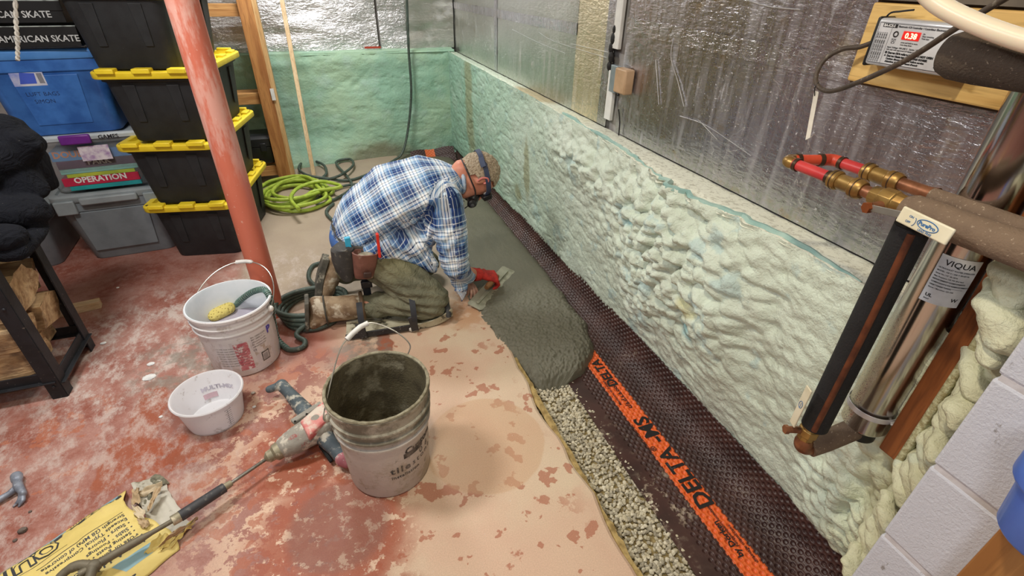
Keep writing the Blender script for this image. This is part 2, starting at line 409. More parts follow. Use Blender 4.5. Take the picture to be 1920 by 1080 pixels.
def foam_height(s, z, seed=0):
    """s: distance along the wall, z: height"""
    h = 0.030*(fbm(s*2.2, z*2.6, 3, 3)-.5)+0.016*(fbm(s*7, z*9, 3, 9)-.5)
    crease = np.abs(fbm(s*6+2*fbm(s*3, z*3, 2, 5), z*13, 4, 21)-.5)
    h += -0.006*np.exp(-(crease/.03)**2)*(.5+.5*sstep(.8, 2.6, s))
    h += 0.006*(fbm(s*30, z*42, 3, 33)-.5)
    wx = s+0.02*(fbm(s*14, z*14, 3, 7)-.5)*2; wz = z+0.02*(fbm(s*14+9, z*14, 3, 8)-.5)*2
    w1 = worley(wx*15, wz*20, 2); w2 = worley(wx*30+3, wz*44, 4)
    m = np.exp(-(((s-1.25)/.42)**2+((z-.60)/.32)**2))+.6*np.exp(-(((s-2.0)/.4)**2+((z-.70)/.10)**2))
    col = np.exp(-((s-1.35+.25*(z-.4))/.16)**2)*sstep(.05, .3, z)
    h += (0.052*m+0.020*col)*np.clip(1-w1*w1*1.5, 0, 1)+(0.020*m+0.003+.010*col)*np.clip(1-w2*w2*1.4, 0, 1)
    # ridge and hollow nearer the camera
    h += 0.035*np.exp(-(((s-.98)/.10)**2+((z-.50)/.28)**2))-0.028*np.exp(-(((s-.80)/.10)**2+((z-.52)/.22)**2))
    m3 = np.exp(-(((s-.42)/.15)**2+((z-.26)/.26)**2))
    w3 = worley(wx*22, wz*34, 12)
    h += 0.046*m3*np.clip(1-w3*w3*1.4, 0, 1)+.008*m3
    return h
wallR = struct(obj('wall_right', MB().box((1.235, .27, -.12), (1.30, 4.95, 2.35)), M('bare_concrete_wall', (190, 186, 184), .8, c2=(168, 164, 160), bump=.3), bevel=0))
ys = np.concatenate([np.arange(.27, 2.3, .0075), np.arange(2.3, 4.62, .014)]); zs = np.arange(0.0, .86, .0075)
Y, Z = np.meshgrid(ys, zs, indexing='ij')
hh = foam_height(Y, Z)
top = sstep(.70, .84, Z)
lipx = np.interp(Y, [0.3, .7, 1.4, 2.2, 3.0, 4.6], [1.075, 1.075, 1.075, 1.10, 1.115, 1.115])
botx = np.interp(Y, [0.3, 1.0, 2.0, 4.6], [1.185, 1.18, 1.165, 1.13])
X = botx+(lipx-botx)*sstep(-.1, .78, Z)-hh*sstep(-.02, .12, Z)
cutz = .03+.014*fbm(Y*9, Y*0, 3, 61)
Zc = np.maximum(Z, cutz); X = np.where(Z < cutz, X+.05, X)
P = np.stack([X, Y, Zc], -1)
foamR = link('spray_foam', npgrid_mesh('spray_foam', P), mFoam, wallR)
# ledge on top of the foam, dusted with overspray
g = G('ledge_overspray'); x, y, z = g.xyz()
c = g.mix(g.step(y, 1.6, 4.2), lin((228, 230, 214)), lin((198, 214, 196)))
c = g.mix(g.mul(g.step(g.noise(60, 5, .7), .5, .62), .5), c, lin((150, 146, 128)))
wv = g.warp(.03, 12, 3)
c = g.mix(g.mul(g.blob((1.17, 2.75, .85), .07, .5, wv, (1, .28, 1)), .7), c, lin((164, 142, 96)))
g.set(col=c, rough=.8, normal=g.bump(g.noise(120, 5), .6, .004)); mLedge = g.m
xs = np.linspace(0, 1, 14); X2, Y2 = np.meshgrid(xs, ys, indexing='xy')
crack = np.exp(-((X2-.22)/.06)**2)*.010*sstep(.42, .5, fbm(Y2*3, X2*0, 3, 44)+.08)
lp = np.interp(Y2, [0.3, .7, 1.4, 2.2, 3.0, 4.6], [1.075, 1.075, 1.075, 1.10, 1.115, 1.115])-.0
hz = foam_height(Y2, Y2*0+.85)
Xl = (lp-hz)+(1.215-(lp-hz))*X2
Zl = .853-.0*X2+.004*(fbm(Y2*20, X2*6, 3, 3)-.5)-crack+.012*np.exp(-(X2/.12)**2)*(fbm(Y2*8, X2*0, 3, 2)-.3)-.012*np.exp(-(X2/.05)**2)
Zl = Zl - .015*X2
link('foam_ledge', npgrid_mesh('foam_ledge', np.stack([Xl, Y2, Zl], -1)), mLedge, wallR)
mTeal = M('teal_old_foam', (138, 174, 168), .8, c2=(170, 196, 186), bump=.4)
pts = []
rd = []
for v in np.arange(.62, 2.3, .02):
    hzv = float(foam_height(np.array([v]), np.array([.85]))[0]); l = float(np.interp(v, [0.3, .7, 1.4, 2.2, 3.0, 4.6], [1.075, 1.075, 1.075, 1.10, 1.115, 1.115]))-hzv
    pts.append((l+.022+.008*math.sin(v*9), v, .849)); rd.append(.001+.013*float(vnoise(np.array([v*7]), np.array([1.]), 77)[0]))
obj('foam_seam', MB().tube(pts, rd, 6), mTeal, wallR)
# ---- foil faced boards above the ledge
def foil_mat(name, tint, wr=1.0, gold=0, vert=True, rough=.27, clean=.0):
    g = G(name); x, y, z = g.xyz()
    st = g.map(None, (1, 14, 1.2) if vert else (10, 1, 1.5))
    smear = g.step(g.noise(2.2, 6, .65, st), .44, .72)
    dust = g.mul(g.mx(g.mul(smear, .22), g.mul(g.step(g.noise(7, 6, .7), .60, .74), .42), g.mul(g.step(g.noise(3.2, 5, .6, g.map(None, (1, 5, 1.0))), .60, .74), .5), g.mul(g.step(g.noise(120, 3), .66, .70), .6)), 1-clean)
    base = g.mix(g.noise(3, 4), lin(tint), tuple(v*.72 for v in lin(tint)))
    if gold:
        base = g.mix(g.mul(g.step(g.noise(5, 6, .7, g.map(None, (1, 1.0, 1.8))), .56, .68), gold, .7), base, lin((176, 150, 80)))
    col = g.mix(dust, base, lin((214, 214, 218)))
    scr = g.step(g.vor(5, g.warp(.12, 4, 4), 'DISTANCE_TO_EDGE'), .006, .001)
    scr = g.mul(scr, g.step(g.noise(2.5, 2), .52, .58))
    col = g.mix(g.mul(scr, .8), col, (1, 1, 1))
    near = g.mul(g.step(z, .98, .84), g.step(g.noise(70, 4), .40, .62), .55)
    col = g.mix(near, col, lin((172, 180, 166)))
    w1 = g.noise(28, 4, .6, g.map(None, (1, .8, 2.2))); w2 = g.noise(90, 3, .6, g.map(None, (1, .6, 2.0)))
    big = g.noise(5, 3)
    nrm = g.bump(w2, .22*wr, .004, g.bump(w1, .35*wr, .008, g.bump(big, .25*wr, .02)))
    g.set(col=col, metal=g.math('SUBTRACT', 1.0, g.mul(dust, 1.1)), rough=g.math('MULTIPLY_ADD', dust, .5, rough), normal=nrm)
    return g.m
mFoilA = foil_mat('foil_near', (208, 206, 214), 1.1, .7, True, .27)
mFoilB = foil_mat('foil_gold_reflection', (250, 238, 208), 1.6, .25, True, .40)  # golden reflection painted into the foil tint
mFoilC = foil_mat('foil_far', (220, 222, 216), .9, .2, True, .33)
mFoilD = foil_mat('foil_back', (236, 236, 240), 2.6, 0, False, .28, .4)
mTape = foil_mat('foil_tape', (214, 212, 218), 1.4, .3, True, .26, .2)
def foil_panel(parent, y0, y1, mat, z0=.845, z1=2.33, x0=1.21, sag=.002):
    ys = np.linspace(y0, y1, max(8, int((y1-y0)/.03))); zs = np.linspace(z0, z1, 50)
    Y, Z = np.meshgrid(ys, zs, indexing='ij')
    X = x0+sag*(fbm(Y*3, Z*3, 3, int(y0*10))-.5)*2
    return link('foil_panel', npgrid_mesh('foil_panel', np.stack([X, Y, Z], -1)), mat, parent)
foil_panel(wallR, .27, 1.925, mFoilA)
foil_panel(wallR, 2.01, 2.09, mFoilA)
foil_panel(wallR, 2.09, 2.36, mFoilB, x0=1.210)  # separate panel carrying the painted golden reflection
foil_panel(wallR, 2.36, 3.55, mFoilC)
foil_panel(wallR, 3.55, 4.95, mFoilC, x0=1.210)
def strip(parent, a, b, wd, mat, nm='foil_tape', x=1.2068):
    a = Vector(a); b = Vector(b); d = (b-a).normalized(); s = Vector((0, -d.z, d.y))*wd/2
    n = 24; P = np.zeros((n, 2, 3))
    for i in range(n):
        p = a.lerp(b, i/(n-1)); xx = x+.0012*math.sin(i*2.3)
        P[i, 0] = (xx, p.y-s.y, p.z-s.z); P[i, 1] = (xx, p.y+s.y, p.z+s.z)
    return link(nm, npgrid_mesh(nm, P), mat, parent)
strip(wallR, (0, .88, 1.245), (0, 1.93, 1.262), .055, mTape)
strip(wallR, (0, 2.36, 1.21), (0, 4.8, 1.19), .05, mTape)
strip(wallR, (0, 3.55, .85), (0, 3.55, 2.3), .06, mTape)
strip(wallR, (0, .56, 1.222), (0, .89, 1.222), .030, mTape, x=1.2045)
# crinkled edge lines and white scratch folds, thin raised creases
mCrease = M('foil_crease', (235, 236, 240), .35, .6)
for (pp, r) in (([(1201+0, 0, 0)], 0),):
    pass
def crease(pix, r=.0012):
    obj('foil_crease', MB().tube([FX(u, v, 1.2045) for u, v in pix], r, 5, smooth=3), mCrease, wallR)
for pix in ([(1262, 72), (1258, 110), (1270, 150), (1282, 200)], [(1229, 112), (1232, 150), (1235, 196)], [(1275, 218), (1318, 232), (1365, 262), (1408, 292)], [(1310, 225), (1345, 262)], [(1400, 0), (1440, 12), (1500, 18)], [(960, 55), (1010, 80), (1060, 100)], [(1070, 82), (1140, 98)], [(1010, 60), (1040, 78), (1137, 108)]):
    crease(pix)
# ---- back wall: foam below, foil above
yb = 4.66
wallB = struct(obj('wall_back', MB().box((-3.2, yb+.04, -.12), (1.3, yb+.12, 2.35)), M('bare_concrete_wall', (190, 186, 184), .8)))
xs = np.arange(-1.5, 1.19, .013); zs = np.arange(-.02, .87, .012)
X, Z = np.meshgrid(xs, zs, indexing='ij')
foot = .10*sstep(.25, 0, Z)*sstep(.6, -.3, X)
Yf = yb-.10-foot-.02*(fbm(X*2.2, Z*2.4, 3, 71)-.5)*2-.010*(fbm(X*9, Z*12, 4, 73)-.5)*2+.006*np.exp(-(np.abs(fbm(X*4, Z*12, 4, 79)-.5)/.02)**2)
Yf = Yf-.012*np.exp(-((Z-.80)/.05)**2)
g = G('back_foam'); x, y, z = g.xyz()
c = g.mix(g.step(g.noise(3, 4), .35, .65), lin((146, 186, 164)), lin((166, 196, 168)))
c = g.mix(g.mul(g.step(g.noise(7, 5), .5, .7), .5), c, lin((170, 196, 186)))
c = g.mix(g.mul(g.blob((.45, 4.5, .02), .3, .9, g.warp(.05, 8), (1, 1, 2.6)), .75), c, lin((118, 108, 84)))
c = g.mix(g.mul(g.blob((-.35, 4.5, .4), .14, 1, g.warp(.08, 5), (1, .3, .3)), .5), c, lin((118, 146, 134)))
g.set(col=c, rough=.6, normal=g.bump(g.noise(60, 5), .6, .008)); mBack = g.m
link('spray_foam', npgrid_mesh('spray_foam', np.stack([X, Yf, Z], -1)), mBack, wallB)
Xl, Tl = np.meshgrid(np.arange(-1.5, 1.19, .03), np.linspace(0, 1, 8), indexing='ij')
obj_l = link('foam_ledge', npgrid_mesh('foam_ledge', np.stack([Xl, yb-.105+Tl*.11, .865+.012*np.sin(Xl*3)*0+Tl*.012-.012*np.exp(-(Tl/.1)**2)], -1)), mBack, wallB)
def back_foil(x0, x1, mat, dy=0):
    X, Z = np.meshgrid(np.arange(x0, x1, .02), np.arange(.872, 2.33, .02), indexing='ij')
    Y = yb+dy-.02-.012*(fbm(X*5, Z*14, 4, 90)-.5)*2-.012*(fbm(X*2, Z*3, 2, 95)-.5)*2
    return link('foil_panel', npgrid_mesh('foil_panel', np.stack([X, Y, Z], -1)), mat, wallB)
back_foil(-1.5, .58, mFoilD); back_foil(.58, .80, mFoilD, .006); back_foil(.80, 1.22, mFoilC, .0)
obj('red_tape', MB().box((.44, yb-.045, .884), (.57, yb-.04, .898)), M('red_tape', (176, 60, 40), .5), wallB)
# ---- block wall close on the right
wallP = bpy.data.objects.new('wall_pier', None); COL.objects.link(wallP); wallP.location = (.88, .27, -.12); wallP['kind'] = 'structure'
g = G('white_painted_block'); x, y, z = g.xyz()
c = g.mix(g.noise(4, 4), lin((206, 209, 220)), lin((194, 196, 206)))
c = g.mix(g.mul(g.step(g.noise(22, 7, .7, g.map(None, (1, 1, .5))), .60, .66), .8), c, lin((120, 112, 104)))
g.set(col=c, rough=.75, normal=g.bump(g.noise(170, 5, .65), .7, .003, g.bump(g.noise(20, 4), .3, .004))); mBlock = g.m
jz = [.121+.203*k for k in range(-1, 11)]
for k, zt in enumerate(jz):
    z1 = zt+.203 if False else zt
    z0 = max(zt-.203, -.12)
    if z1 > 2.34: z1 = 2.34
    off = .2 if k % 2 else .405
    e = .27; st = off
    while e > -.6:
        s0 = max(e-st, -.6)
        mbk = MB().box((.88+.0015*random.random(), s0+.004, z0+.004), (1.25, e-(.0 if e > .26 else .004), z1-.004))
        obj('concrete_block', mbk, mBlock, wallP, bevel=.006, smooth=False)
        e = s0; st = .405
obj('mortar_joint', MB().box((.8828, -.6, -.12), (1.24, .264, 2.33)), M('mortar', (206, 204, 210), .9, bump=.6, c2=(176, 170, 168)), wallP, smooth=False)
mLobe = foam_mat('foam_lobes', (206, 210, 186), (206, 226, 218), (204, 200, 164))
# foam lobes squeezed out beside the block wall
rng = random.Random(4)
def lobe(p, r, ln_=.06):
    mm = MB(); p = V3(p)
    d = V3((rng.uniform(.5, .9), rng.uniform(.3, .6), rng.uniform(.15, .5))).normalized()
    hull(mm, [(p+d*ln_, (r*.8, r*.8, r*.6)), (p, (r*.9, r*1.0, r*.72)), (p-d*ln_*.35+V3((0, 0, -r*.35)), (r*.5, r*.6, r*.4))])
    hull(mm, [(p+V3((rng.uniform(-.3, .3)*r, r*.6, r*.3)), (r*.6, r*.7, r*.5)), (p+d*ln_, r*.5)])
    me = remesh(mm, .005, 5)
    n = len(me.vertices); co = np.zeros(n*3); me.vertices.foreach_get('co', co); co = co.reshape(-1, 3); no = np.zeros(n*3); me.vertices.foreach_get('normal', no); no = no.reshape(-1, 3)
    k = rng.randint(0, 99); co += no*((.012*(fbm(co[:, 0]*30, co[:, 2]*34+co[:, 1]*20, 2, k)-.5)+.004*(fbm(co[:, 1]*90, co[:, 2]*90, 2, k)-.5)))[:, None]
    me.vertices.foreach_set('co', co.reshape(-1)); return link('foam_lobe', me, mLobe, wallR)
V3 = Vector
for k in range(27):
    zc = .28+.034*k+rng.uniform(-.005, .005); f_ = k/26
    lobe((1.03+rng.uniform(-.015, .02), .328+rng.uniform(-.008, .010)-.02*(1-f_), zc), rng.uniform(.024, .034), .07)
    if k % 2 == 0: lobe((1.10, .345-.03*(1-f_), zc+.01), rng.uniform(.022, .03), .05)
    if k % 3 == 0: lobe((.985+rng.uniform(-.01, .02), .305, zc-.01), rng.uniform(.018, .024), .05)
for (u, v, xx, r) in ((1890, 605, .985, .044), (1905, 530, 1.0, .034), (1868, 650, .99, .026)):
    lobe(FX(u, v, xx), r, .08)
# ================================================================== TRENCH: gravel, membrane, fresh concrete
# ---- dimpled drainage membrane: one moulded sheet
g = G('brown_membrane'); x, y, z = g.xyz()
wv = g.warp(.012, 25, 3)
c = g.mix(g.step(g.noise(8, 4), .35, .65), lin((56, 36, 34)), lin((72, 46, 42)))
c = g.mix(g.mul(g.step(g.noise(30, 7, .7), .52, .64), g.mx(g.blob((.86, .78, -.04), .10, .9, wv), g.mul(g.step(g.noise(4, 4), .55, .7), .35))), c, lin((166, 150, 132)))
xo = g.math('ADD', x, g.math('MULTIPLY', g.noise(3, 2), .008))
om = g.mul(g.step(xo, .933, .937), g.step(xo, 1.019, 1.014))
c = g.mix(om, c, g.mix(g.noise(30, 5), lin((232, 104, 40)), lin((214, 96, 44))))
g.set(col=c, rough=g.math('MULTIPLY_ADD', g.noise(20, 4), .25, .25), spec=.5); mMem = g.m
mInk = M('black_print', (28, 24, 24), .6)
path = [(.80, -.052), (.92, -.050), (1.03, -.046), (1.09, -.034), (1.13, -.006), (1.150, .030), (1.160, .075)]
pa = np.array(path); seg = np.r_[0, np.cumsum(np.hypot(*np.diff(pa, axis=0).T))]
def mem_xz(s):
    # smooth interpolation along the cross-section
    return np.interp(s, seg, pa[:, 0]), np.interp(s, seg, pa[:, 1])
def sm_path():
    q = catmull([Vector((a, 0, b)) for a, b in path], 30); q = np.array([(v.x, v.z) for v in q])
    return q, np.r_[0, np.cumsum(np.hypot(*np.diff(q, axis=0).T))]
Q, QS = sm_path(); SMAX = QS[-1]
def mem_pt(s, y, off=0):
    xx = np.interp(s, QS, Q[:, 0]); zz = np.interp(s, QS, Q[:, 1])
    x2 = np.interp(s+.004, QS, Q[:, 0]); z2 = np.interp(s+.004, QS, Q[:, 1]); x1 = np.interp(s-.004, QS, Q[:, 0]); z1 = np.interp(s-.004, QS, Q[:, 1])
    tx = x2-x1; tz = z2-z1; L = np.hypot(tx, tz)+1e-9
    return xx-tz/L*off, zz+tx/L*off
def dimples(s, y, pitch=.0285):
    r = pitch
    h = 0
    row = np.round(y/(r*.5)); u = None
    best = np.full(s.shape, 9.)
    for k in (-1, 0, 1):
        rw = np.floor(y/(r*.5))+k
        sx = s/r-.5*(rw % 2); cx = (np.round(sx)+.5*(rw % 2))*r; cy = rw*(r*.5)
        best = np.minimum(best, np.hypot(s-cx, y-cy))
    d = best
    rim = np.exp(-((d-.0084)/.0020)**2)*.0020
    cup = -.0058*sstep(.0078, .0050, d)+.0022*sstep(.0030,.0010,d)
    return rim+cup
def membrane(y0, y1, ds):
    ss = np.arange(0, SMAX, ds); ys = np.arange(y0, y1, ds)
    Y, S = np.meshgrid(ys, ss, indexing='ij')
    hh = dimples(S, Y)*sstep(.062, .072, S)*(S < 9)
    wob = .004*(fbm(Y*3, S*4, 3, 5)-.5)*2*sstep(.0, .25, S)
    wedge = .006*(fbm(Y*4, S*0, 3, 15)-.5)
    topw = .012*(fbm(Y*5, S*0, 3, 25)-.5)*sstep(.3, SMAX, S)
    X, Z = mem_pt(np.clip(S+topw, 0, SMAX), Y, hh+wob)
    return npgrid_mesh('drainage_membrane', np.stack([X+wedge*sstep(.05, 0, S), Y, Z], -1))
me = membrane(.275, 2.12, .0024)
mem = link('drainage_membrane', me, mMem)
tag(mem, 'long brown dimpled drainage membrane with an orange printed stripe beside the gravel', 'membrane')
link('far_sheet', membrane(2.115, 4.5, .0042), mMem, mem)
# printing: words run along the sheet, tops of the letters towards the slab
def memfn(y0, s0, k=1.0):
    def f(tx, ty):
        s = s0-ty*k; y = y0-tx if False else y0+tx
        X, Z = mem_pt(np.array([s]), y, np.array([.0022])); return (float(X[0]), y, float(Z[0]))
    return f
def memfn2(y0, s0):
    # reads from far to near when seen from the slab side turned half round
    def f(tx, ty):
        s = s0+ty; y = y0-tx
        X, Z = mem_pt(np.array([s]), y, np.array([.0022])); return (float(X[0]), y, float(Z[0]))
    return f
# letters stand with their feet towards the slab, so DELTA reads upwards (away) along the stripe
def memup(y0, s0):
    def f(tx, ty):
        s = s0-ty; y = y0+tx
        X, Z = mem_pt(np.array([s]), y, np.array([.0022])); return (float(X[0]), y, float(Z[0]))
    return f
S0 = .203
lettering('DELTA', .058, memup(1.305, S0-.008), mInk, mem, .0022, sub=True)
lettering('DELTA', .084, memup(.70, S0+.002), mInk, mem, .0022, sub=True)
lettering('\u00ae', .03, memup(.955, S0-.048), mInk, mem, .0003, sub=True)
lettering('-MS', .084, memup(.985, S0+.002), mInk, mem, .0022, sub=True)
lettering('by D\u00f6rken', .028, memup(.53, S0-.03), mInk, mem, .0008, sub=True)
lettering('c/a.d.s.a.ooq1', .030, memup(1.17, S0-.02), mInk, mem, .0006, sub=True)
for i, (yy, t) in enumerate(((1.20, 'Membrane de drainage'), (.56, 'Noppenbahn foundation'), (.50, 'drainage membrane'), (.95, 'Foundation membrane'))):
    lettering(t, .016, memup(yy, S0-.002-.018*(i % 2)-(0.05 if i in (0, 3) else 0)), mInk, mem, .0002)
# scrap of the same sheet curled up in the far corner
def corner_piece():
    ss = np.arange(0, .40, .004); ts = np.arange(0, .17, .004)
    S, T = np.meshgrid(ss, ts, indexing='ij')
    X = .70+S; up = np.clip(T-.10, 0, 1); h = dimples(S, T)
    Y = 4.30+T*.8+.03*np.sin(S*9)+h*0; Z = -.02+.04*sstep(.02, .1, T)+up*.6+.03*sstep(.1, .3, S)*T*3+.01*np.sin(S*22)+h
    return np.stack([X, Y, Z], -1)
g = G('membrane_scrap'); x, y, z = g.xyz()
c = g.mix(g.mul(g.step(x, .835, .84), g.step(x, .925, .92)), lin((62, 40, 38)), lin((206, 100, 50)))
g.set(col=c, rough=.5)
o = link('membrane_offcut', npgrid_mesh('membrane_offcut', corner_piece()), g.m)
tag(o, 'short curled scrap of brown membrane with an orange patch in the far corner', 'membrane')
# ---- gravel
gb = thing('gravel_bed', 'strip of pale crushed gravel between the slab edge and the brown membrane', 'gravel', (.70, .95, -.10))
gm = []
for (a, b) in (((204, 194, 168), (178, 168, 142)), ((220, 212, 190), (190, 182, 160)), ((178, 170, 150), (146, 138, 120))):
    gm.append(M('gravel_%d' % len(gm), a, .9, c2=b, scale=60, bump=.3, bscale=300))
stones = []
for k in range(9):
    mm = MB().ico((0, 0, 0), (1, .78+.2*random.random(), .6+.3*random.random()), 1, .45)
    me = bpy.data.meshes.new('stone'); me.from_pydata(mm.v, [], mm.f); me.materials.append(gm[k % 3]); me.update(); stones.append((me, mm))
pos = []
for k in range(5200):
    yy = .28+1.35*random.random(); xx = .612+.215*random.random()
    pos.append((xx, yy))
grid = {}
keep = []
for (xx, yy) in pos:
    r = .0048+.0040*random.random()
    key = (int(xx/.011), int(yy/.011)); 
    if grid.get(key, 0) >= 1 and random.random() > .12: continue
    grid[key] = grid.get(key, 0)+1
    zz = -.062+.006*random.random()+.006*(xx < .65)
    keep.append((xx, yy, zz, r))
keep.sort(key=lambda p: p[1])
vis = [p for p in keep if p[0] < .80 and p[1] > .44]
first = set(id(p) for p in vis[:300])
rest = MB()
for p in keep:
    R = Matrix.Rotation(random.random()*6.28, 3, Vector((random.random()-.5, random.random()-.5, random.random()-.5)).normalized())
    me, mm = random.choice(stones)
    if id(p) in first:
        o = bpy.data.objects.new('stone', me); COL.objects.link(o); o.parent = gb
        o.location = (p[0]-.70, p[1]-.95, p[2]+.10); o.rotation_euler = R.to_euler(); o.scale = (p[3]*1.15,)*3
    else:
        rest.add([R @ Vector(v)*p[3]*1.15+Vector(p[:3]) for v in mm.v], mm.f)
o = obj('loose_stones', rest, gm[0], gb, smooth=False, fix=False); o['kind'] = 'stuff'
for m_ in gm[1:]: o.data.materials.append(m_)
mi = np.repeat(np.random.RandomState(3).randint(0, 3, len(o.data.polygons)//20+1), 20)[:len(o.data.polygons)]
o.data.polygons.foreach_set('material_index', mi.astype(np.int32))
obj('sand_bed', MB().box((.60, .2, -.115), (.84, 1.8, -.068)), M('damp_sand', (168, 150, 104), .95, c2=(130, 112, 76), scale=40, bump=.6, bscale=200), gb)
# yellowish broken slab edge showing under the paint
mmE = MB(); yy = np.arange(.3, 1.6, .02)
mmE.tube([(.622+.006*vnoise(np.array([v*30]), np.array([0.]), 3)[0], v, -.026) for v in yy], [.013+.006*random.random() for _ in yy], 6)
obj('broken_slab_edge', mmE, M('yellow_sand_edge', (186, 160, 104), .9, c2=(140, 116, 70), scale=40, bump=.7, bscale=120), floor)
# ---- fresh concrete
g = G('wet_concrete'); x, y, z = g.xyz()
c = g.mix(g.noise(6, 5), lin((98, 96, 82)), lin((118, 114, 98)))
c = g.mix(g.mul(g.step(g.noise(90, 4), .52, .66), .35), c, lin((76, 74, 62)))
c = g.mix(g.mul(g.step(y, 3.0, 2.2), .25), c, lin((120, 118, 102)))
g.set(col=c, rough=g.math('MULTIPLY_ADD', g.step(y, 3.4, 2.1), .25, .32), spec=.5, normal=g.bump(g.noise(150, 5, .75), .7, .004)); mWet = g.m
ys = np.concatenate([np.arange(1.38, 2.3, .004), np.arange(2.3, 4.55, .012)]); ts = np.linspace(0, 1, 110)
Y, T = np.meshgrid(ys, ts, indexing='ij')
lft = np.interp(Y, [1.38, 1.45, 1.6, 1.92, 2.1, 2.6, 3.2, 4.5], [.68, .632, .600, .572, .560, .55, .59, .60])+.014*(fbm(Y*9, Y*0, 4, 3)-.5)*2
rgt = np.interp(Y, [1.38, 1.42, 1.5, 1.6, 1.72, 1.95, 2.3, 3.2, 4.5], [.78, .90, .985, 1.035, 1.065, 1.075, 1.085, 1.09, 1.09])+.012*(fbm(Y*11, Y*0, 4, 13)-.5)*2
X = lft+(rgt-lft)*T
e = np.minimum(np.minimum(T, 1-T)*(rgt-lft), (Y-1.38)*.9)
rough = sstep(2.25, 1.75, Y)
Z = .012-.075*np.exp(-(e/.028))*np.where(T > .5, 1, sstep(1.75, 1.5, Y)*1.0+.16)
Z += (.010*(fbm(X*18, Y*18, 3, 3)-.5)+.016*(fbm(X*70, Y*70, 3, 5)-.5)+.012*np.clip(.5-worley(X*75, Y*75, 9), -.2, 1))*rough
Z += .016*(fbm(X*9, Y*9, 2, 31)-.5)*sstep(1.9, 1.6, Y)
Z += .003*(fbm(X*30, Y*12, 3, 41)-.5)
o = link('fresh_concrete', npgrid_mesh('fresh_concrete', np.stack([X, Y, Z], -1)), mWet)
tag(o, 'wet grey fresh concrete poured in the trench in front of the kneeling man', 'concrete')
# ================================================================== POST, TOTES, BACK CORNER
g = G('red_post_paint'); x, y, z = g.xyz()
c = g.mix(g.noise(4, 4), lin((214, 122, 98)), lin((200, 106, 84)))
wv = g.warp(.04, 10, 4)
pm = g.mul(g.mx(g.blob((.02, -.05, 1.20), .15, .9, wv), g.mul(g.blob((.035, -.04, .95), .22, .9, wv), .8)), g.step(g.noise(16, 7, .65, g.map(None, (1, 1, .22))), .44, .56))
c = g.mix(g.mul(pm, .45), c, lin((236, 214, 204)))
c = g.mix(g.mul(g.step(g.noise(70, 4), .66, .72), .5), c, lin((226, 190, 176)))
g.set(col=c, rough=.42, normal=g.bump(g.noise(40, 4), .1, .003))
pc = (-.378, 2.262)
single('steel_post', MB().lathe([(.053, 0), (.053, 2.35)], 40, (*pc, 0), c0=True, c1=True), g.m, 'tall round steel post painted salmon red with white plaster scrapes', 'post')
mBlackP = M('black_tote_plastic', (38, 40, 43), .62, c2=(28, 29, 32), dust='' or (74, 76, 80), dscale=90, dth=(.68, .78), bump=.35, bscale=420)
mYel = M('yellow_lid_plastic', (244, 216, 52), .45, c2=(232, 202, 44), dust=(190, 180, 120), dscale=50, dth=(.66, .76))
mHole = M('hole_black', (10, 10, 10), .8)
def tapered(mb, levels, r, n=5):
    """levels: [(w, d, z)] -> rounded-rectangle loft"""
    return mb.loft([rrect(a, b, min(r, a/2-.001, b/2-.001), n, zz) for a, b, zz in levels])
def rib(w0, w1, z0, z1, yb0, yb1, cx=0, th=.006):
    """raised tapered panel on the front wall (facing -y)"""
    m = MB()
    vs = []
    for (yy) in (0, th):
        for (hw, zz, yb_) in ((w0/2, z0, yb0), (w1/2, z1, yb1)):
            vs += [(cx-hw, yb_-yy, zz), (cx+hw, yb_-yy, zz)]
    m.add(vs, [(0, 1, 3, 2), (4, 6, 7, 5), (0, 4, 5, 1), (2, 3, 7, 6), (0, 2, 6, 4), (1, 5, 7, 3)])
    return m
def black_tote(x, y, z, rz, label, lid=True):
    t = thing('storage_tote', label, 'storage box', (x, y, z), rz, 'black storage totes stacked behind the red post')
    obj('body', tapered(MB(), [(.340, .60, 0), (.350, .61, .01), (.40, .675, .285), (.425, .70, .290), (.425, .70, .312)], .045), mBlackP, t, world=False, bevel=.003)
    for cx in (-.095, .095):
        obj('rib', rib(.035, .055, .10, .275, -.318+.001, -.337, cx), mBlackP, t, world=False, bevel=.003, smooth=False)
    for cy in (-.2, 0, .2):
        m = rib(.045, .06, .08, .275, -.186, -.203, cy); R = Matrix.Rotation(math.pi/2, 4, 'Z')
        m.v = [tuple(R @ Vector(v)) for v in m.v]; obj('rib', m, mBlackP, t, world=False, bevel=.003, smooth=False)
    if lid:
        m = MB().loft([rrect(.462, .75, .05, 6, .305), rrect(.468, .756, .052, 6, .310), rrect(.468, .756, .052, 6, .333), rrect(.455, .743, .048, 6, .338), rrect(.40, .69, .03, 6, .338), rrect(.392, .68, .03, 6, .320)])
        l = obj('lid', m, mYel, t, world=False, bevel=.0015)
        for cx in (-.15, 0, .15):
            for sy in (-1, 1):
                obj('lid_tab', MB().box((cx-.038, sy*.372-.022 if sy < 0 else .345, .33), (cx+.038, -.345 if sy < 0 else .372+.0, .352)), mYel, l, world=False, bevel=.004)
        for cy in (-.25, -.08, .10, .27):
            obj('lid_tab', MB().box((.19, cy-.035, .33), (.226, cy+.035, .350)), mYel, l, world=False, bevel=.004)
        for sx in (-1, 1):
            for sy in (-1, 1):
                obj('lid_hole', MB().lathe([(.008, .3375), (.008, .3392)], 12, (sx*.208, sy*.345, 0), c0=True, c1=True), mHole, l, world=False)
            obj('lid_hole', MB().lathe([(.008, .3375), (.008, .3392)], 12, (.212, sx*.15, 0), c0=True, c1=True), mHole, l, world=False)
    return t
RZ = math.radians(-11)
tc = (-.683, 3.315)
black_tote(tc[0], tc[1], 0, RZ, 'black tote with yellow lid at the foot of the black stack, on the floor')
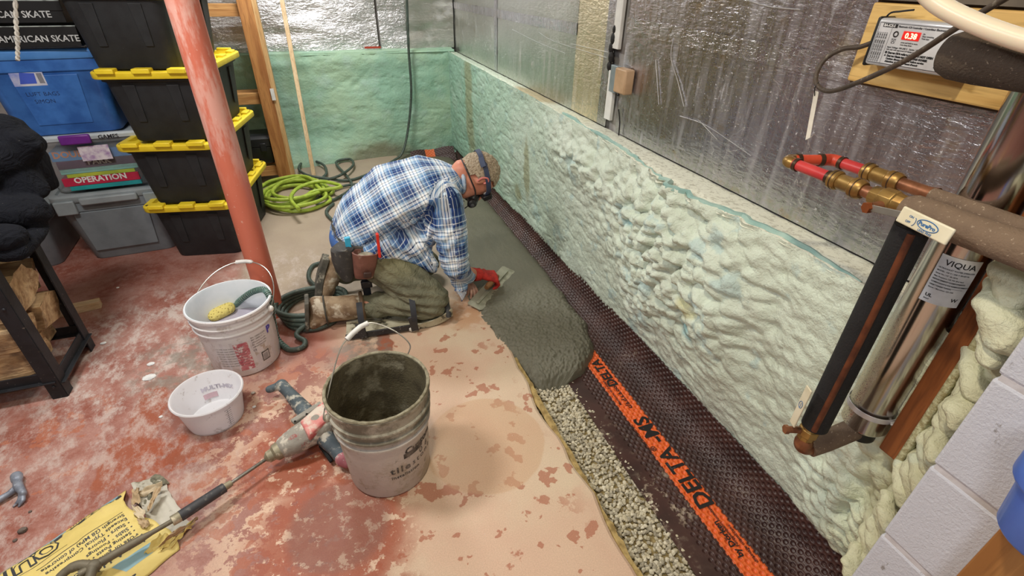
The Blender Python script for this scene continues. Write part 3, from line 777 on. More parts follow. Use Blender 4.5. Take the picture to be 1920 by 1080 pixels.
black_tote(tc[0]+.004, tc[1]-.03, .338, RZ-.01, 'black tote with yellow lid, second one up from the floor')
black_tote(tc[0]+.014, tc[1]-.035, .676, RZ+.02, 'black tote with yellow lid, third one up, below the topmost')
black_tote(tc[0]-.03, tc[1]-.04, 1.014, RZ+.02, 'topmost black tote of the stack, cut off by the upper frame edge')
# ---- grey, clear and blue totes
mGrey = M('grey_tote_plastic', (122, 130, 136), .5, c2=(110, 118, 124), dust=(150, 150, 150), dscale=50, dth=(.68, .78))
mGreyLid = M('grey_lid_plastic', (142, 150, 154), .5, c2=(130, 138, 142))
mBlue = M('blue_tote_plastic', (62, 116, 190), .42, c2=(44, 92, 164))
mBlueLid = M('blue_lid_plastic', (84, 140, 206), .42, c2=(72, 128, 196))
def plain_tote(name, label, x, y, z, rz, wt, dt, wb, db, h, mb_, ml, group=None, lidth=.03):
    t = thing(name, label, 'storage box', (x, y, z), rz, group)
    obj('body', tapered(MB(), [(wb, db, 0), (wb+.01, db+.01, .01), (wt-.035, dt-.035, h*.80), (wt-.03, dt-.03, h*.81), (wt-.015, dt-.015, h*.82), (wt-.01, dt-.01, h)], .05, 6), mb_, t, world=False, bevel=.003)
    if ml:
        l = obj('lid', MB().loft([rrect(wt, dt, .05, 6, h-.012), rrect(wt+.01, dt+.01, .055, 6, h), rrect(wt+.01, dt+.01, .055, 6, h+lidth-.008), rrect(wt-.01, dt-.01, .05, 6, h+lidth), rrect(wt-.05, dt-.05, .04, 6, h+lidth), rrect(wt-.06, dt-.06, .04, 6, h+lidth-.012)]), ml, t, world=False, bevel=.002)
    return t
t = plain_tote('storage_tote', 'grey plastic tote with a wide handle lip under the clear box of games', -1.155, 3.37, 0, .06, .53, .50, .40, .40, .37, mGrey, mGreyLid)
obj('handle_lip', MB().box((-.13, -.275, .345), (.13, -.24, .385)), mGreyLid, t, world=False, bevel=.008)
obj('rib', rib(.30, .34, .06, .30, -.212, -.235, -.02, .010), mGrey, t, world=False, bevel=.004, smooth=False)
for cx in (-.2, .2): obj('latch', MB().box((cx-.045, -.268, .30), (cx+.045, -.238, .375)), mGreyLid, t, world=False, bevel=.006)
plain_tote('storage_tote', 'grey tote partly hidden behind the firewood rack and black jacket', -1.70, 3.34, 0, .05, .46, .5, .38, .40, .30, mGrey, mGreyLid)
# clear box
g = G('clear_plastic'); g.set(col=(.86, .90, .93), rough=.16, trans=.86, ior=1.12, spec=.45, alpha=.8); mClear = g.m
t = thing('storage_box', 'clear plastic box with purple latch, full of board games', 'storage box', (-1.155, 3.37, .402), .06)
zc = .402
m = MB()
out = [(.44, .38, 0), (.45, .39, .01), (.50, .44, .25), (.53, .47, .255), (.53, .47, .272)]
inn = [(.50, .44, .272), (.485, .425, .24), (.436, .376, .012), (.43, .37, .006)]
m.loft([rrect(a, b, .04, 5, zz) for a, b, zz in out+inn])
obj('body', m, mClear, t, world=False)
mFrost = M('frosted_lid', (196, 204, 208), .4, c2=(180, 190, 196), alpha=.9)
obj('lid', MB().loft([rrect(.54, .48, .045, 5, .272), rrect(.545, .485, .045, 5, .29), rrect(.53, .47, .04, 5, .30), rrect(.49, .43, .03, 5, .30), rrect(.48, .42, .03, 5, .292)]), mFrost, t, world=False, bevel=.002)
mPurp = M('purple_latch', (116, 46, 146), .4)
obj('latch', MB().box((-.10, -.258, .255), (.03, -.238, .302)), mPurp, t, world=False, bevel=.007, label='purple front latch')
Mx = Matrix.Translation((-1.155, 3.37, .402)) @ Matrix.Rotation(.06, 4, 'Z')
mTexW = M('white_paper', (228, 228, 226), .7); mTexB = M('dark_ink', (34, 34, 40), .7)
lettering('GAMES', .028, lambda a, b: Mx @ Vector((.06+a, -.2435, .272+b)), mTexB, t, .0006)
obj('price_label', MB().box((-.045, -.236, .165), (.085, -.2325, .24)), M('price_label_print', (226, 220, 226), .5, c2=(150, 110, 170), scale=25), t, world=False)
def game(name, label, x0, x1, z0, z1, cols, txt, tc_, ts, dy=-.205, tx=.02, back=.19):
    """flat board-game carton inside the clear box"""
    b = single(name, MB().box((x0, dy, z0), (x1, back, z1)), M('game_'+name+str(cols[0]), cols[0], .5, c2=cols[1], scale=6), label, 'game box', 'board games in the clear box', smooth=False, bevel=.001, loc=(0, 0, 0))
    b.matrix_world = Mx; b.location = Mx.translation; b.rotation_euler = (0, 0, .06)
    if txt: lettering(txt, ts, lambda a, c: Mx @ Vector((x0+tx+a, dy-.001, z0+.35*(z1-z0)-.25*ts*0+c)), tc_, b, ts*.03)
    return b
mW = M('white_print', (236, 236, 232), .5); mO = M('orange_print', (232, 130, 40), .5)
game('game_box', 'teal game box lying lowest in the clear storage box', -.16, .16, .008, .03, ((40, 160, 160), (30, 130, 140)), None, None, 0)
game('game_box', 'red Operation game box with white lettering in the clear storage box', -.18, .16, .032, .075, ((190, 40, 74), (170, 30, 60)), 'OPERATION', mW, .042, tx=.05)
game('game_box', 'yellow green game box above the red one in the clear box', -.15, .15, .077, .095, ((190, 196, 70), (150, 170, 60)), None, None, 0)
game('game_box', 'pale green game box in the middle of the clear box', -.17, .17, .097, .122, ((140, 190, 180), (120, 170, 160)), None, None, 0)
game('game_box', 'dark purple game box with PARK lettering in the clear box', -.17, .17, .124, .165, ((90, 44, 80), (60, 36, 60)), 'PARK', mW, .042, tx=.13)
game('game_box', 'blue game box with orange lettering at the top of the clear box', -.18, .17, .167, .215, ((60, 150, 206), (40, 120, 190)), 'DOUBLE', mO, .045, tx=.01)
# blue tote
t = plain_tote('storage_tote', 'blue plastic tote with light blue lid and a paper price sticker', -1.20, 3.36, .704, .06, .50, .50, .42, .42, .36, mBlue, mBlueLid)
obj('rib', rib(.22, .26, .05, .28, -.215, -.232, .0, .007), mBlue, t, world=False, bevel=.003, smooth=False)
My = Matrix.Translation((-1.20, 3.36, .704)) @ Matrix.Rotation(.06, 4, 'Z')
tilt = .065
def bl(a, b, off=.0095): return My @ Vector((a, -.211-off-(b)*.066, b))
s = MB().add([bl(-.125, .235), bl(.0, .235), bl(.0, .305), bl(-.125, .305), bl(-.125, .235, .006), bl(.0, .235, .006), bl(.0, .305, .006), bl(-.125, .305, .006)], [(0, 1, 2, 3), (7, 6, 5, 4), (0, 4, 5, 1), (1, 5, 6, 2), (2, 6, 7, 3), (3, 7, 4, 0)])
st_ = obj('sticker', s, M('sticker_print', (206, 206, 214), .5, c2=(84, 110, 200), scale=9), t, smooth=False)
obj('sticker_picture', MB().add([bl(-.10, .245, .0101), bl(-.037, .245, .0101), bl(-.031, .29, .0101), bl(-.085, .295, .0101)], [(0, 1, 2, 3)]), M('sticker_blue', (70, 96, 200), .5), st_, smooth=False, fix=False)
for k in range(9):
    a = -.025+.0022*k
    obj('bar_code', MB().add([bl(a, .245, .0102), bl(a+.0012, .245, .0102), bl(a+.0012, .29, .0102), bl(a, .29, .0102)], [(0, 1, 2, 3)]), mTexB, st_, smooth=False, fix=False)
mPen = M('marker_pen', (24, 40, 84), .6)
lettering('LUFT BAGS', .026, lambda a, b: bl(-.10+a, .19+b-.02*a, .0098), mPen, t, -.0002)
lettering('SIMON', .026, lambda a, b: bl(-.08+a, .155+b, .0098), mPen, t, -.0002)
# skate cartons, plus a grey tub behind
mCart = M('black_carton', (24, 24, 26), .45, c2=(18, 18, 20)); mCartE = M('carton_worn_edge', (170, 180, 176), .6, c2=(60, 64, 64), scale=20)
mSilver = M('silver_print', (206, 208, 208), .5)
def carton(label, x0, x1, z0, z1, y0, ts, tx):
    t = thing('shoe_box', label, 'shoe box', ((x0+x1)/2, y0+.15, z0), 0, 'black skate boxes on the blue tote')
    obj('box', MB().box((x0, y0, z0), (x1, y0+.30, z1-.012)), mCart, t, bevel=.002, smooth=False)
    l = obj('lid', MB().box((x0-.004, y0-.004, z1-.04), (x1+.004, y0+.304, z1)), mCart, t, bevel=.002, smooth=False)
    obj('worn_edge', MB().tube([(x0, y0-.003, z1+.0005), (x1+.003, y0-.003, z1+.0005), (x1+.003, y0+.30, z1+.0005)], .0028, 5), mCartE, l)
    lettering('AMERICAN SKATE', ts, lambda a, b: (tx+a, y0-.0046, z0+.022+b), mSilver, t, .0006)
    return t
carton('black skate box resting directly on the blue tote lid', -1.52, -.975, 1.107, 1.190, 3.08, .037, -1.272)
carton('upper black skate box, leftmost at the top frame edge', -1.56, -1.0, 1.203, 1.29, 3.09, .037, -1.345)
plain_tote('storage_tote', 'dark grey box between the skate boxes and the tall black stack', -.96, 3.62, .70, 0, .22, .36, .18, .3, .47, M('smoky_plastic', (96, 96, 98), .5, c2=(50, 50, 54), scale=6), None)
# hanging cord
rp = [FY(28, -20, 2.7), FY(30, 40, 2.7), FY(33, 80, 2.7), FY(33, 113, 2.7)]
m = MB()
for ph in (0, math.pi):
    q = catmull(rp, 14); m.tube([p+Vector((math.cos(i*.9+ph)*.004, math.sin(i*.9+ph)*.004, 0)) for i, p in enumerate(q)], .0045, 6)
single('pull_cord', m, M('white_cord', (196, 190, 180), .8), 'white twisted cord hanging in front of the skate boxes', 'cord')
# ---- wooden rack against the back wall
mPine = M('pine', (196, 146, 92), .6, c2=(168, 116, 66), scale=5, bump=.2); mPineP = M('pale_pine', (214, 186, 150), .6, c2=(196, 164, 124), scale=5, bump=.15)
def wood(name, c1, c2, ax, sc=9, rough=.6):
    g = G(name); s = [1, 1, 1]; s[ax] = .08
    v = g.map(None, tuple(s)); n1 = g.noise(sc*3, 4, .6, v, .6); n2 = g.noise(sc*14, 3, .6, v)
    c = g.mix(g.step(n1, .35, .68), lin(c1), lin(c2)); c = g.mix(g.mul(g.step(n2, .5, .66), .4), c, tuple(k*.55 for k in lin(c2)))
    kn = g.step(g.vor(5, g.map(None, tuple(v_ if i != ax else .5 for i, v_ in enumerate((1, 1, 1))))), .10, .05)
    c = g.mix(g.mul(kn, .6), c, lin((110, 66, 34)))
    g.set(col=c, rough=rough, normal=g.bump(n1, .25, .002)); return g.m
wX = wood('wood_along_x', (206, 158, 100), (170, 116, 64), 0); wZ = wood('wood_along_z', (190, 134, 78), (156, 100, 54), 2)
t = thing('wooden_rack', 'wooden shelf frame of pale lumber against the back wall behind the black totes', 'shelf', (-.55, 4.2, 0))
for (px, py) in ((-.335, 4.13), (-.335, 4.40), (-1.05, 4.13)):
    obj('upright', MB().box((px-.045, py, 0), (px+.045, py+.04, 2.30)), wZ, t, smooth=False, bevel=.002)
obj('upright', MB().box((-.292, 4.13, 0), (-.262, 4.22, 2.3)), wood('wood_edge', (214, 178, 128), (186, 142, 90), 2), t, smooth=False, bevel=.002)
for zz, nm in ((1.15, 'rail'), (.59, 'rail'), (.055, 'rail')):
    obj(nm, MB().box((-1.1, 4.17, zz), (-.38, 4.21, zz+.075)), wX, t, smooth=False, bevel=.002)
for zz in (.63, .13):
    for k in range(3): obj('slat', MB().box((-1.1, 4.215+.075*k, zz), (-.38, 4.28+.075*k, zz+.018)), wX, t, smooth=False, bevel=.002)
t = thing('tool_case', 'black plastic tool case on the lowest wooden shelf', 'case', (-.53, 4.28, .15))
mCase = M('case_black', (34, 36, 40), .35, c2=(26, 28, 30))
obj('body', tapered(MB(), [(.30, .22, .15), (.33, .24, .17), (.33, .24, .27)], .04).__class__().loft([rrect(.30, .22, .04, 5, .15, -.53, 4.29), rrect(.34, .24, .04, 5, .17, -.53, 4.29), rrect(.34, .24, .04, 5, .28, -.53, 4.29)]), mCase, t, bevel=.003)
obj('lid', MB().loft([rrect(.345, .245, .04, 5, .283, -.53, 4.29), rrect(.345, .245, .04, 5, .34, -.53, 4.29), rrect(.30, .20, .04, 5, .36, -.53, 4.29)]), mCase, t, bevel=.003)
obj('latch', MB().box((-.46, 4.155, .25), (-.42, 4.17, .31)), mCase, t, bevel=.003)
a = FZ(590, 337, 0); 
single('wood_stick', MB().bar(a, FY(527, -8, 4.44), .03, .018), wood('stick_wood', (222, 196, 158), (200, 168, 126), 2), 'thin pale wooden stick leaning against the green foam back wall', 'stick', smooth=False, bevel=.002)
obj('paper_tag', MB().box((-.30, 4.12, .62), (-.275, 4.123, .70)), mTexW, bpy.data.objects['wooden_rack'])
# ---- hoses
mHoseG = M('green_hose', (170, 190, 74), .45, c2=(146, 170, 56), scale=30)
mHoseD = M('dark_hose', (70, 84, 76), .55, c2=(56, 66, 60), scale=30, dust=(110, 116, 104), dscale=60)
m = MB(); rng = random.Random(11); pts = []
cxy = FZ(552, 372, 0)
for k in range(7):
    for j in range(14):
        a = j/14*2*math.pi; rr = .185+.03*math.sin(k*2.1)+.012*rng.random()
        ox = .045*math.sin(k*1.7); oy = .05*math.cos(k*2.3)
        pts.append(Vector((cxy.x+ox+rr*1.05*math.cos(a), cxy.y+oy+rr*1.25*math.sin(a), .012+.011*k+.006*math.sin(a*2+k))))
for (u, v) in ((640, 350), (600, 340), (560, 352), (545, 372), (560, 392)):
    pts.append(FZ(u, v, .10))
m.tube(pts, .0128, 9, smooth=4)
single('hose_coil', m, mHoseG, 'lime green hose lying coiled beside the wooden rack', 'hose')
m = MB()
pts = [FY(762, -20, 4.50), FY(766, 90, 4.50), FY(771, 170, 4.50), FY(766, 235, 4.49), FZ(755, 285, .07), FZ(735, 303, .02), FZ(700, 322, .012), FZ(655, 338, .014), FZ(610, 334, .03), FZ(575, 328, .05), FZ(560, 315, .04), FZ(575, 300, .03), FZ(605, 308, .04), FZ(612, 325, .03), FZ(600, 338, .02),
       FZ(635, 330, .05), FZ(662, 310, .04), FZ(655, 298, .03), FZ(630, 305, .03), FZ(650, 330, .02), FZ(660, 350, .015), FZ(635, 370, .015), FZ(600, 383, .015), FZ(597, 372, .015), FZ(640, 350, .02), FZ(680, 345, .02), FZ(700, 352, .02)]
m.tube(pts, .0105, 9, smooth=5)
single('water_hose', m, mHoseD, 'dark green hose hanging down the back wall and looping on the floor', 'hose')
m = MB()
pts = [FZ(625, 382, .012), FZ(612, 400, .012), FZ(640, 430, .012), FZ(650, 470, .012), FZ(610, 490, .012), FZ(585, 500, .012), FZ(580, 525, .012), FZ(610, 550, .012), FZ(600, 572, .012)]
for k in range(4):
    for j in range(10):
        a = j/10*2*math.pi+.3; c0 = FZ(590, 588, 0)
        pts.append(c0+Vector(((.135+.01*k)*math.cos(a), (.155-.012*k)*math.sin(a), .016+.020*k)))
pts += [FZ(560, 620, .03), FZ(572, 640, .014), FZ(565, 652, .014), FZ(540, 655, .014), FZ(520, 635, .02), FZ(512, 600, .16), FZ(508, 565, .27), FZ(499, 546, .305), FZ(488, 543, .31), FZ(470, 549, .28), FZ(452, 562, .22), FZ(442, 572, .18)]
m.tube(pts, .0115, 10, smooth=6)
single('water_hose', m, mHoseD, 'grey green hose coiled behind the boots and running into the white pail', 'hose')
mHoseR = M('ribbed_hose', (120, 150, 140), .5, c2=(90, 120, 116), scale=60)
q = catmull([Vector(p) for p in pts[-9:]], 12); mm = MB()
for i in range(2, len(q)-2, 2):
    d = (q[i+1]-q[i-1]).normalized(); mm.tube([q[i]-d*.0016, q[i]+d*.0016], .0132, 10)
obj('hose_ribs', mm, mHoseR, bpy.data.objects['water_hose.001'])
# ================================================================== THE KNEELING MAN
V = Vector
def frame(f, u):
    f = V(f).normalized(); u = V(u); u = (u-f*u.dot(f)).normalized(); l = u.cross(f)
    return Matrix(((f.x, l.x, u.x), (f.y, l.y, u.y), (f.z, l.z, u.z)))      # columns f, l (his left), u
man = thing('person', 'kneeling man in blue and white plaid shirt and olive trousers, bent over troweling wet concrete', 'person', (.10, 2.15, 0))
mSkin = M('skin', (214, 150, 124), .5, c2=(200, 128, 104), scale=18, bump=.15, bscale=120)
hc = V((.645, 2.160, .622)); HR = frame((.24, -.03, -.96), (.95, -.05, .24))
def hp(f, l, u): return hc+HR @ V((f, l, u))
# joints
pelvis = V((.10, 2.215, .345)); chest = V((.35, 2.21, .54)); neckb = V((.553, 2.18, .600))
RS = V((.48, 2.035, .555)); RE = V((.475, 1.99, .255)); RWp = V((.600, 2.115, .118))
LS = V((.48, 2.37, .56)); LE = V((.56, 2.42, .28)); LWp = V((.585, 2.22, .075))
RH = V((.14, 2.10, .30)); RK = V((.350, 1.975, .105)); RA = V((-.04, 2.065, .085))
LH = V((.12, 2.33, .30)); LK = V((.40, 2.36, .09)); LA = V((-.02, 2.345, .13))
b = MB()
hull(b, [(pelvis, (.09, .12, .09)), (chest, (.10, .14, .09)), (V((.485, 2.20, .565)), (.07, .14, .07))])
hull(b, [(V((.485, 2.20, .565)), .06), (neckb, .058), (hp(-.045, 0, -.06), .056)])
hull(b, [(hc, (.094, .074, .094), HR)]); hull(b, [(hp(-.02, 0, .012), (.090, .076, .092), HR)])
hull(b, [(hp(.03, 0, -.03), (.055, .062, .05), HR), (hp(.055, 0, -.085), (.030, .036, .024), HR)])
hull(b, [(hp(-.01, 0, -.06), (.05, .058, .03), HR), (hp(.05, 0, -.09), (.026, .03, .02), HR)])
hull(b, [(hp(.090, 0, .012), (.008, .009, .008), HR), (hp(.108, 0, -.026), (.012, .014, .009), HR)])
for s in (-1, 1):
    hull(b, [(hp(.082, s*.030, .022), (.010, .020, .008), HR)])
    hull(b, [(hp(-.004, s*.078, .010), (.016, .008, .026), HR), (hp(.0, s*.075, -.012), (.010, .008, .014), HR)])
for (S, E_, W_) in ((RS, RE, RWp), (LS, LE, LWp)):
    hull(b, [(S, .052), (E_, .042), (W_, .028)])
for (a_, k_, n_) in ((RH, RK, RA), (LH, LK, LA)):
    hull(b, [(a_, .078), (k_, .052)]); hull(b, [(k_, .05), (k_.lerp(n_, .35), .054), (n_, .036)])
link('body', remesh(b, .0055, 3), mSkin, man)
# ear rims, eyes
for s in (-1, 1):
    obj('ear', MB().tube([hp(-.012, s*.086, -.018), hp(-.020, s*.092, .006), hp(-.010, s*.094, .028), hp(.008, s*.090, .026), hp(.010, s*.084, .006)], .0045, 8, smooth=4), M('ear_skin', (224, 132, 124), .5), man)
    e = obj('eye', MB().ico(hp(.078, s*.030, .008), .0115, 2), M('eye_white', (220, 214, 206), .3), man)
    obj('iris', MB().ico(hp(.0865, s*.030, .008), .005, 2), M('iris_dark', (60, 50, 44), .3), e)
# hair: shell over the back and top of the skull
bm = bmesh.new(); bmesh.ops.create_icosphere(bm, subdivisions=6, radius=1)
for v in list(bm.verts):
    p = v.co; q = V((p.x*.098-.012, p.y*.083, p.z*.103+.008))
    lim_f = .064+.018*mnoise.noise(q*60)-.0 if p.z > .45 else .0+.012*mnoise.noise(q*70)+.05*max(0, p.z)
    if q.x > lim_f or q.z < -.046+.01*mnoise.noise(q*80)+(.03 if q.x > -.04 else 0): v.tag = True
    n1 = mnoise.noise(V((q.x*60, q.y*90, q.z*60))); n2 = mnoise.noise(V((q.x*150, q.y*260, q.z*150)))
    k = 1+.03*n1+.03*n2
    v.co = q*k
bmesh.ops.delete(bm, geom=[v for v in bm.verts if v.tag], context='VERTS')
for v in bm.verts: v.co = hc+HR @ v.co
me = bpy.data.meshes.new('hair'); bm.to_mesh(me); bm.free()
g = G('hair'); n_ = g.noise(260, 4, .7, g.map(None, (.35, 1, .35)))
g.set(col=g.mix(g.step(n_, .36, .64), lin((132, 114, 90)), lin((190, 174, 150))), rough=.6, normal=g.bump(n_, .8, .004))
hair = link('hair', me, g.m, man, smooth=True)
sm_ = hair.modifiers.new('s', 'SOLIDIFY'); sm_.thickness = .006; sm_.offset = -1
# goggles with strap, respirator with straps
mStrap = M('navy_strap', (56, 68, 96), .6, c2=(44, 54, 78)); mRub = M('black_rubber', (30, 31, 34), .45, c2=(22, 23, 26))
m = MB(); N = 40; tilt = .35
P = []
for i in range(N+1):
    a = 2*math.pi*i/N; f_ = math.cos(a); l_ = math.sin(a)
    ff = f_*.108-.006; ll = l_*.093; uu = .022-.012*f_+(.006 if abs(l_) > .8 else 0)
    P.append((ff, ll, uu))
vs = []; 
for (ff, ll, uu) in P:
    c = hp(ff, ll, uu); up = HR @ V((0, 0, .011)); o_ = HR @ V((ff, ll, 0)).normalized()*.0025
    vs += [c-up-o_, c+up-o_, c+up+o_, c-up+o_]
n = N+1
m.add(vs, [(i*4+k, i*4+(k+1) % 4, (i+1)*4+(k+1) % 4, (i+1)*4+k) for i in range(n-1) for k in range(4)])
gog = obj('goggles', MB().loft([[hp(.082, l, u) for l, u in ((-.07, -.012), (-.066, .034), (0, .042), (.066, .034), (.07, -.012), (0, -.02))], [hp(.108, l, u) for l, u in ((-.060, -.010), (-.056, .030), (0, .038), (.056, .030), (.060, -.010), (0, -.014))]]), mRub, man, bevel=.004)
obj('strap', m, mStrap, gog)
obj('buckle', MB().loft([[hp(-.085+a, -.072-.02*b_, .014+c_) for a, b_, c_ in ((-.02, 0, 0), (.02, .6, 0), (.02, .6, .022), (-.02, 0, .022))], [hp(-.088+a, -.080-.02*b_, .014+c_) for a, b_, c_ in ((-.02, 0, 0), (.02, .6, 0), (.02, .6, .022), (-.02, 0, .022))]]), M('buckle_grey', (84, 96, 124), .4), gog)
m = MB(); hull(m, [(hp(.085, 0, -.045), (.022, .042, .034), HR), (hp(.128, 0, -.062), (.014, .026, .022), HR)])
for s in (-1, 1): hull(m, [(hp(.105, s*.04, -.062), (.020, .016, .022), HR), (hp(.095, s*.062, -.07), (.022, .012, .024), HR)])
resp = link('respirator', remesh(m, .003, 4), mRub, man)
for s in (-1, 1):
    obj('filter', MB().ico(hp(.100, s*.068, -.072), (.012, .012, .012), 2), M('filter_grey', (70, 72, 76), .5), resp)
    obj('strap', MB().tube([hp(.09, s*.06, -.055), hp(.04, s*.072, -.04), hp(-.02, s*.08, -.045), hp(-.08, s*.05, -.05), hp(-.10, 0, -.05)], .0035, 6, smooth=4), mRub, resp)
obj('strap', MB().tube([hp(.10, -.05, -.08), hp(.115, -.04, -.115), hp(.09, -.02, -.125), hp(.075, -.05, -.10)], .0025, 6, smooth=4), mRub, resp)
# ---- shirt
m = MB()
tor = [(V((.060, 2.215, .390)), (.115, .178, .105)), (V((.13, 2.215, .480)), (.13, .20, .125)), (V((.26, 2.21, .555)), (.145, .215, .14)), (V((.38, 2.205, .592)), (.125, .215, .125)), (V((.485, 2.195, .60)), (.078, .17, .088)), (V((.548, 2.185, .603)), (.030, .085, .062))]
hull(m, tor)
# front of the shirt hanging under the belly towards the thigh
hull(m, [(V((.20, 2.16, .40)), (.08, .15, .06)), (V((.32, 2.13, .35)), (.07, .13, .07)), (V((.39, 2.15, .45)), (.08, .15, .08))])
hull(m, [(V((.13, 2.045, .37)), (.07, .04, .05)), (V((.27, 2.06, .35)), (.10, .055, .07)), (V((.375, 2.035, .25)), (.035, .025, .035))])
slR = [(V((.465, 2.05, .555)), (.082, .085, .085)), (V((.470, 2.01, .41)), (.078, .072, .08)), (RE+V((.0, 0, .015)), (.068, .064, .066)), (V((.515, 2.04, .185)), (.055, .052, .055)), (V((.553, 2.080, .142)), (.046, .044, .044))]
slL = [(V((.465, 2.36, .555)), (.08, .08, .085)), (LE+V((-.01, 0, .12)), .07), (LE, .062), (LE.lerp(LWp, .7), .045)]
hull(m, slR); hull(m, slL)
# open cuff flap hanging from the forearm
hull(m, [(V((.50, 2.03, .15)), (.05, .02, .045)), (V((.515, 2.015, .075)), (.018, .006, .02)), (V((.505, 2.01, .045)), (.006, .004, .006))])
me = remesh(m, .007, 5)
n = len(me.vertices); co = np.zeros(n*3); me.vertices.foreach_get('co', co); co = co.reshape(-1, 3)
no = np.zeros(n*3); me.vertices.foreach_get('normal', no); no = no.reshape(-1, 3)
def seg_coords(P, chain):
    """closest chain segment -> (distance/radius, along, around*radius)"""
    best = np.full(len(P), 9e9); al = np.zeros(len(P)); ar = np.zeros(len(P)); acc = 0
    for i in range(len(chain)-1):
        a = np.array(chain[i][0]); b_ = np.array(chain[i+1][0]); ra = chain[i][1]; ra = sum(ra)/3 if isinstance(ra, tuple) else ra
        d = b_-a; L = np.linalg.norm(d); d = d/L; t = (P-a) @ d; tc_ = np.clip(t, 0, L); q = a+tc_[:, None]*d
        dist = np.linalg.norm(P-q, axis=1)/ra
        y_ = np.array([0, 1., 0]) if abs(d[1]) < .9 else np.array([1., 0, 0]); s1 = y_-d*(y_ @ d); s1 /= np.linalg.norm(s1); s2 = np.cross(d, s1)
        r = P-q; ang = np.arctan2(r @ s2, r @ s1)
        k = dist < best; best[k] = dist[k]; al[k] = acc+t[k]; ar[k] = (ang*ra)[k]; acc += L
    return best, al, ar
torC = [(V((.0, 2.215, .38)), .16), (V((.56, 2.19, .62)), .16)]
b0, a0, r0 = seg_coords(co, torC); b1, _a, _r = seg_coords(co, slR); b2, _a, _r = seg_coords(co, slL)
_b, a1, r1 = seg_coords(co, [(slR[0][0], .075), (slR[2][0], .075)]); _b, a2, r2 = seg_coords(co, [(slL[0][0], .075), (slL[2][0], .075)])
a1 = np.linalg.norm(co-np.array(slR[0][0]), axis=1)*np.sign(slR[0][0][2]+.05-co[:, 2])
# torso: use the lateral coordinate and girth instead of the angle where it runs over the back
isR = (b1 < 1.35) & (co[:, 1] < 2.115) & (b1 < b0*1.35); isL = (b2 < 1.3) & (co[:, 1] > 2.32) & (b2 < b0*1.2)
uu = np.where(isR, a1+.03, np.where(isL, a2, a0)); vv = np.where(isR, r1, np.where(isL, r2, r0*1.1))
# folds
fold = .010*(fbm(uu*16, vv*9, 3, 5)-.5)+.012*(fbm(uu*7+vv*14, vv*6-uu*6, 3, 8)-.5)
armpit = np.exp(-((co[:, 0]-.42)**2+(co[:, 1]-2.03)**2+(co[:, 2]-.42)**2)/.02)
fold += .007*armpit*np.sin((co[:, 0]*.7-co[:, 2]*.7)*150+4*fbm(uu*8, vv*8, 2, 3))*.6
elb = np.exp(-((co-np.array(RE))**2).sum(1)/.006); fold += .006*elb*np.sin(a1*190+3*fbm(uu*9, vv*9, 2, 4))
belly = np.exp(-((co[:, 0]-.26)**2+(co[:, 2]-.36)**2)/.03)*(co[:, 1] < 2.15); fold += .005*belly*np.sin((co[:, 0]*.9+co[:, 2]*1.2)*110+5*fbm(uu*6, vv*6, 2, 6))
co2 = co+no*fold[:, None]
me.vertices.foreach_set('co', co2.reshape(-1)); 
uv = me.uv_layers.new(name='UVMap')
li = np.zeros(len(me.loops), np.int32); me.loops.foreach_get('vertex_index', li)
U = np.stack([uu[li], vv[li]], -1)
# keep faces from straddling the seam: wrap towards the first corner
fi = li.reshape(-1, 4) if len(li) % 4 == 0 and len(me.polygons)*4 == len(li) else None
if fi is not None:
    Uq = U.reshape(-1, 4, 2); jump = np.abs(Uq-Uq[:, :1]).max(1) > .06
    bad = jump.any(1); Uq[bad] = Uq[bad][:, :1]; U = Uq.reshape(-1, 2)
uv.data.foreach_set('uv', U.reshape(-1).astype(np.float32))
g = G('plaid_flannel'); s = g.xyz(g.tc.outputs['UV'])
def bands(c, period, off):
    fr = g.math('FRACT', g.math('ADD', g.math('DIVIDE', c, period), off+10))
    n = g.t.nodes.new('ShaderNodeValToRGB'); n.color_ramp.interpolation = 'CONSTANT'; e = n.color_ramp.elements
    navy = lin((40, 66, 122)); mid = lin((104, 142, 186)); wh = lin((244, 248, 250)); dk = lin((20, 30, 56)); pb = lin((176, 202, 222))
    st = [(0, navy), (.09, pb), (.115, navy), (.24, wh), (.265, navy), (.34, pb), (.40, wh), (.46, dk), (.485, wh), (.56, mid), (.60, wh), (.68, dk), (.70, pb), (.78, mid), (.86, wh), (.885, mid), (.97, dk)]
    e[0].position = 0; e[0].color = (*navy, 1); e[1].position = st[1][0]; e[1].color = (*st[1][1], 1)
    for p_, c_ in st[2:]:
        q = e.new(p_); q.color = (*c_, 1)
    g._in(n.inputs[0], fr); return n.outputs[0]
A = bands(s[0], .125, .1); B = bands(s[1], .118, .35)
c = g.mix(.5, A, B); wash = g.step(g.noise(5, 4), .4, .75)
c = g.mix(g.mul(wash, .10), c, lin((200, 212, 222)))
c = g.mix(g.mul(g.step(g.noise(16, 5), .58, .70), g.blob((.40, -.09, .14), .12, .8), .7), c, lin((150, 120, 104)))
g.set(col=c, rough=.85, spec=.2, normal=g.bump(g.noise(160, 4), .25, .003, g.bump(g.noise(26, 4), .25, .01)))
link('shirt', me, g.m, man)
# collar band, blue undershirt strip, white frayed hem
obj('collar', MB().tube([neckb+V((.012, .075*math.cos(a), .012+.062*math.sin(a))) for a in [2*math.pi*i/20 for i in range(21)]], .010, 8), M('collar_cloth', (196, 210, 222), .85, c2=(120, 146, 182), scale=60), man)
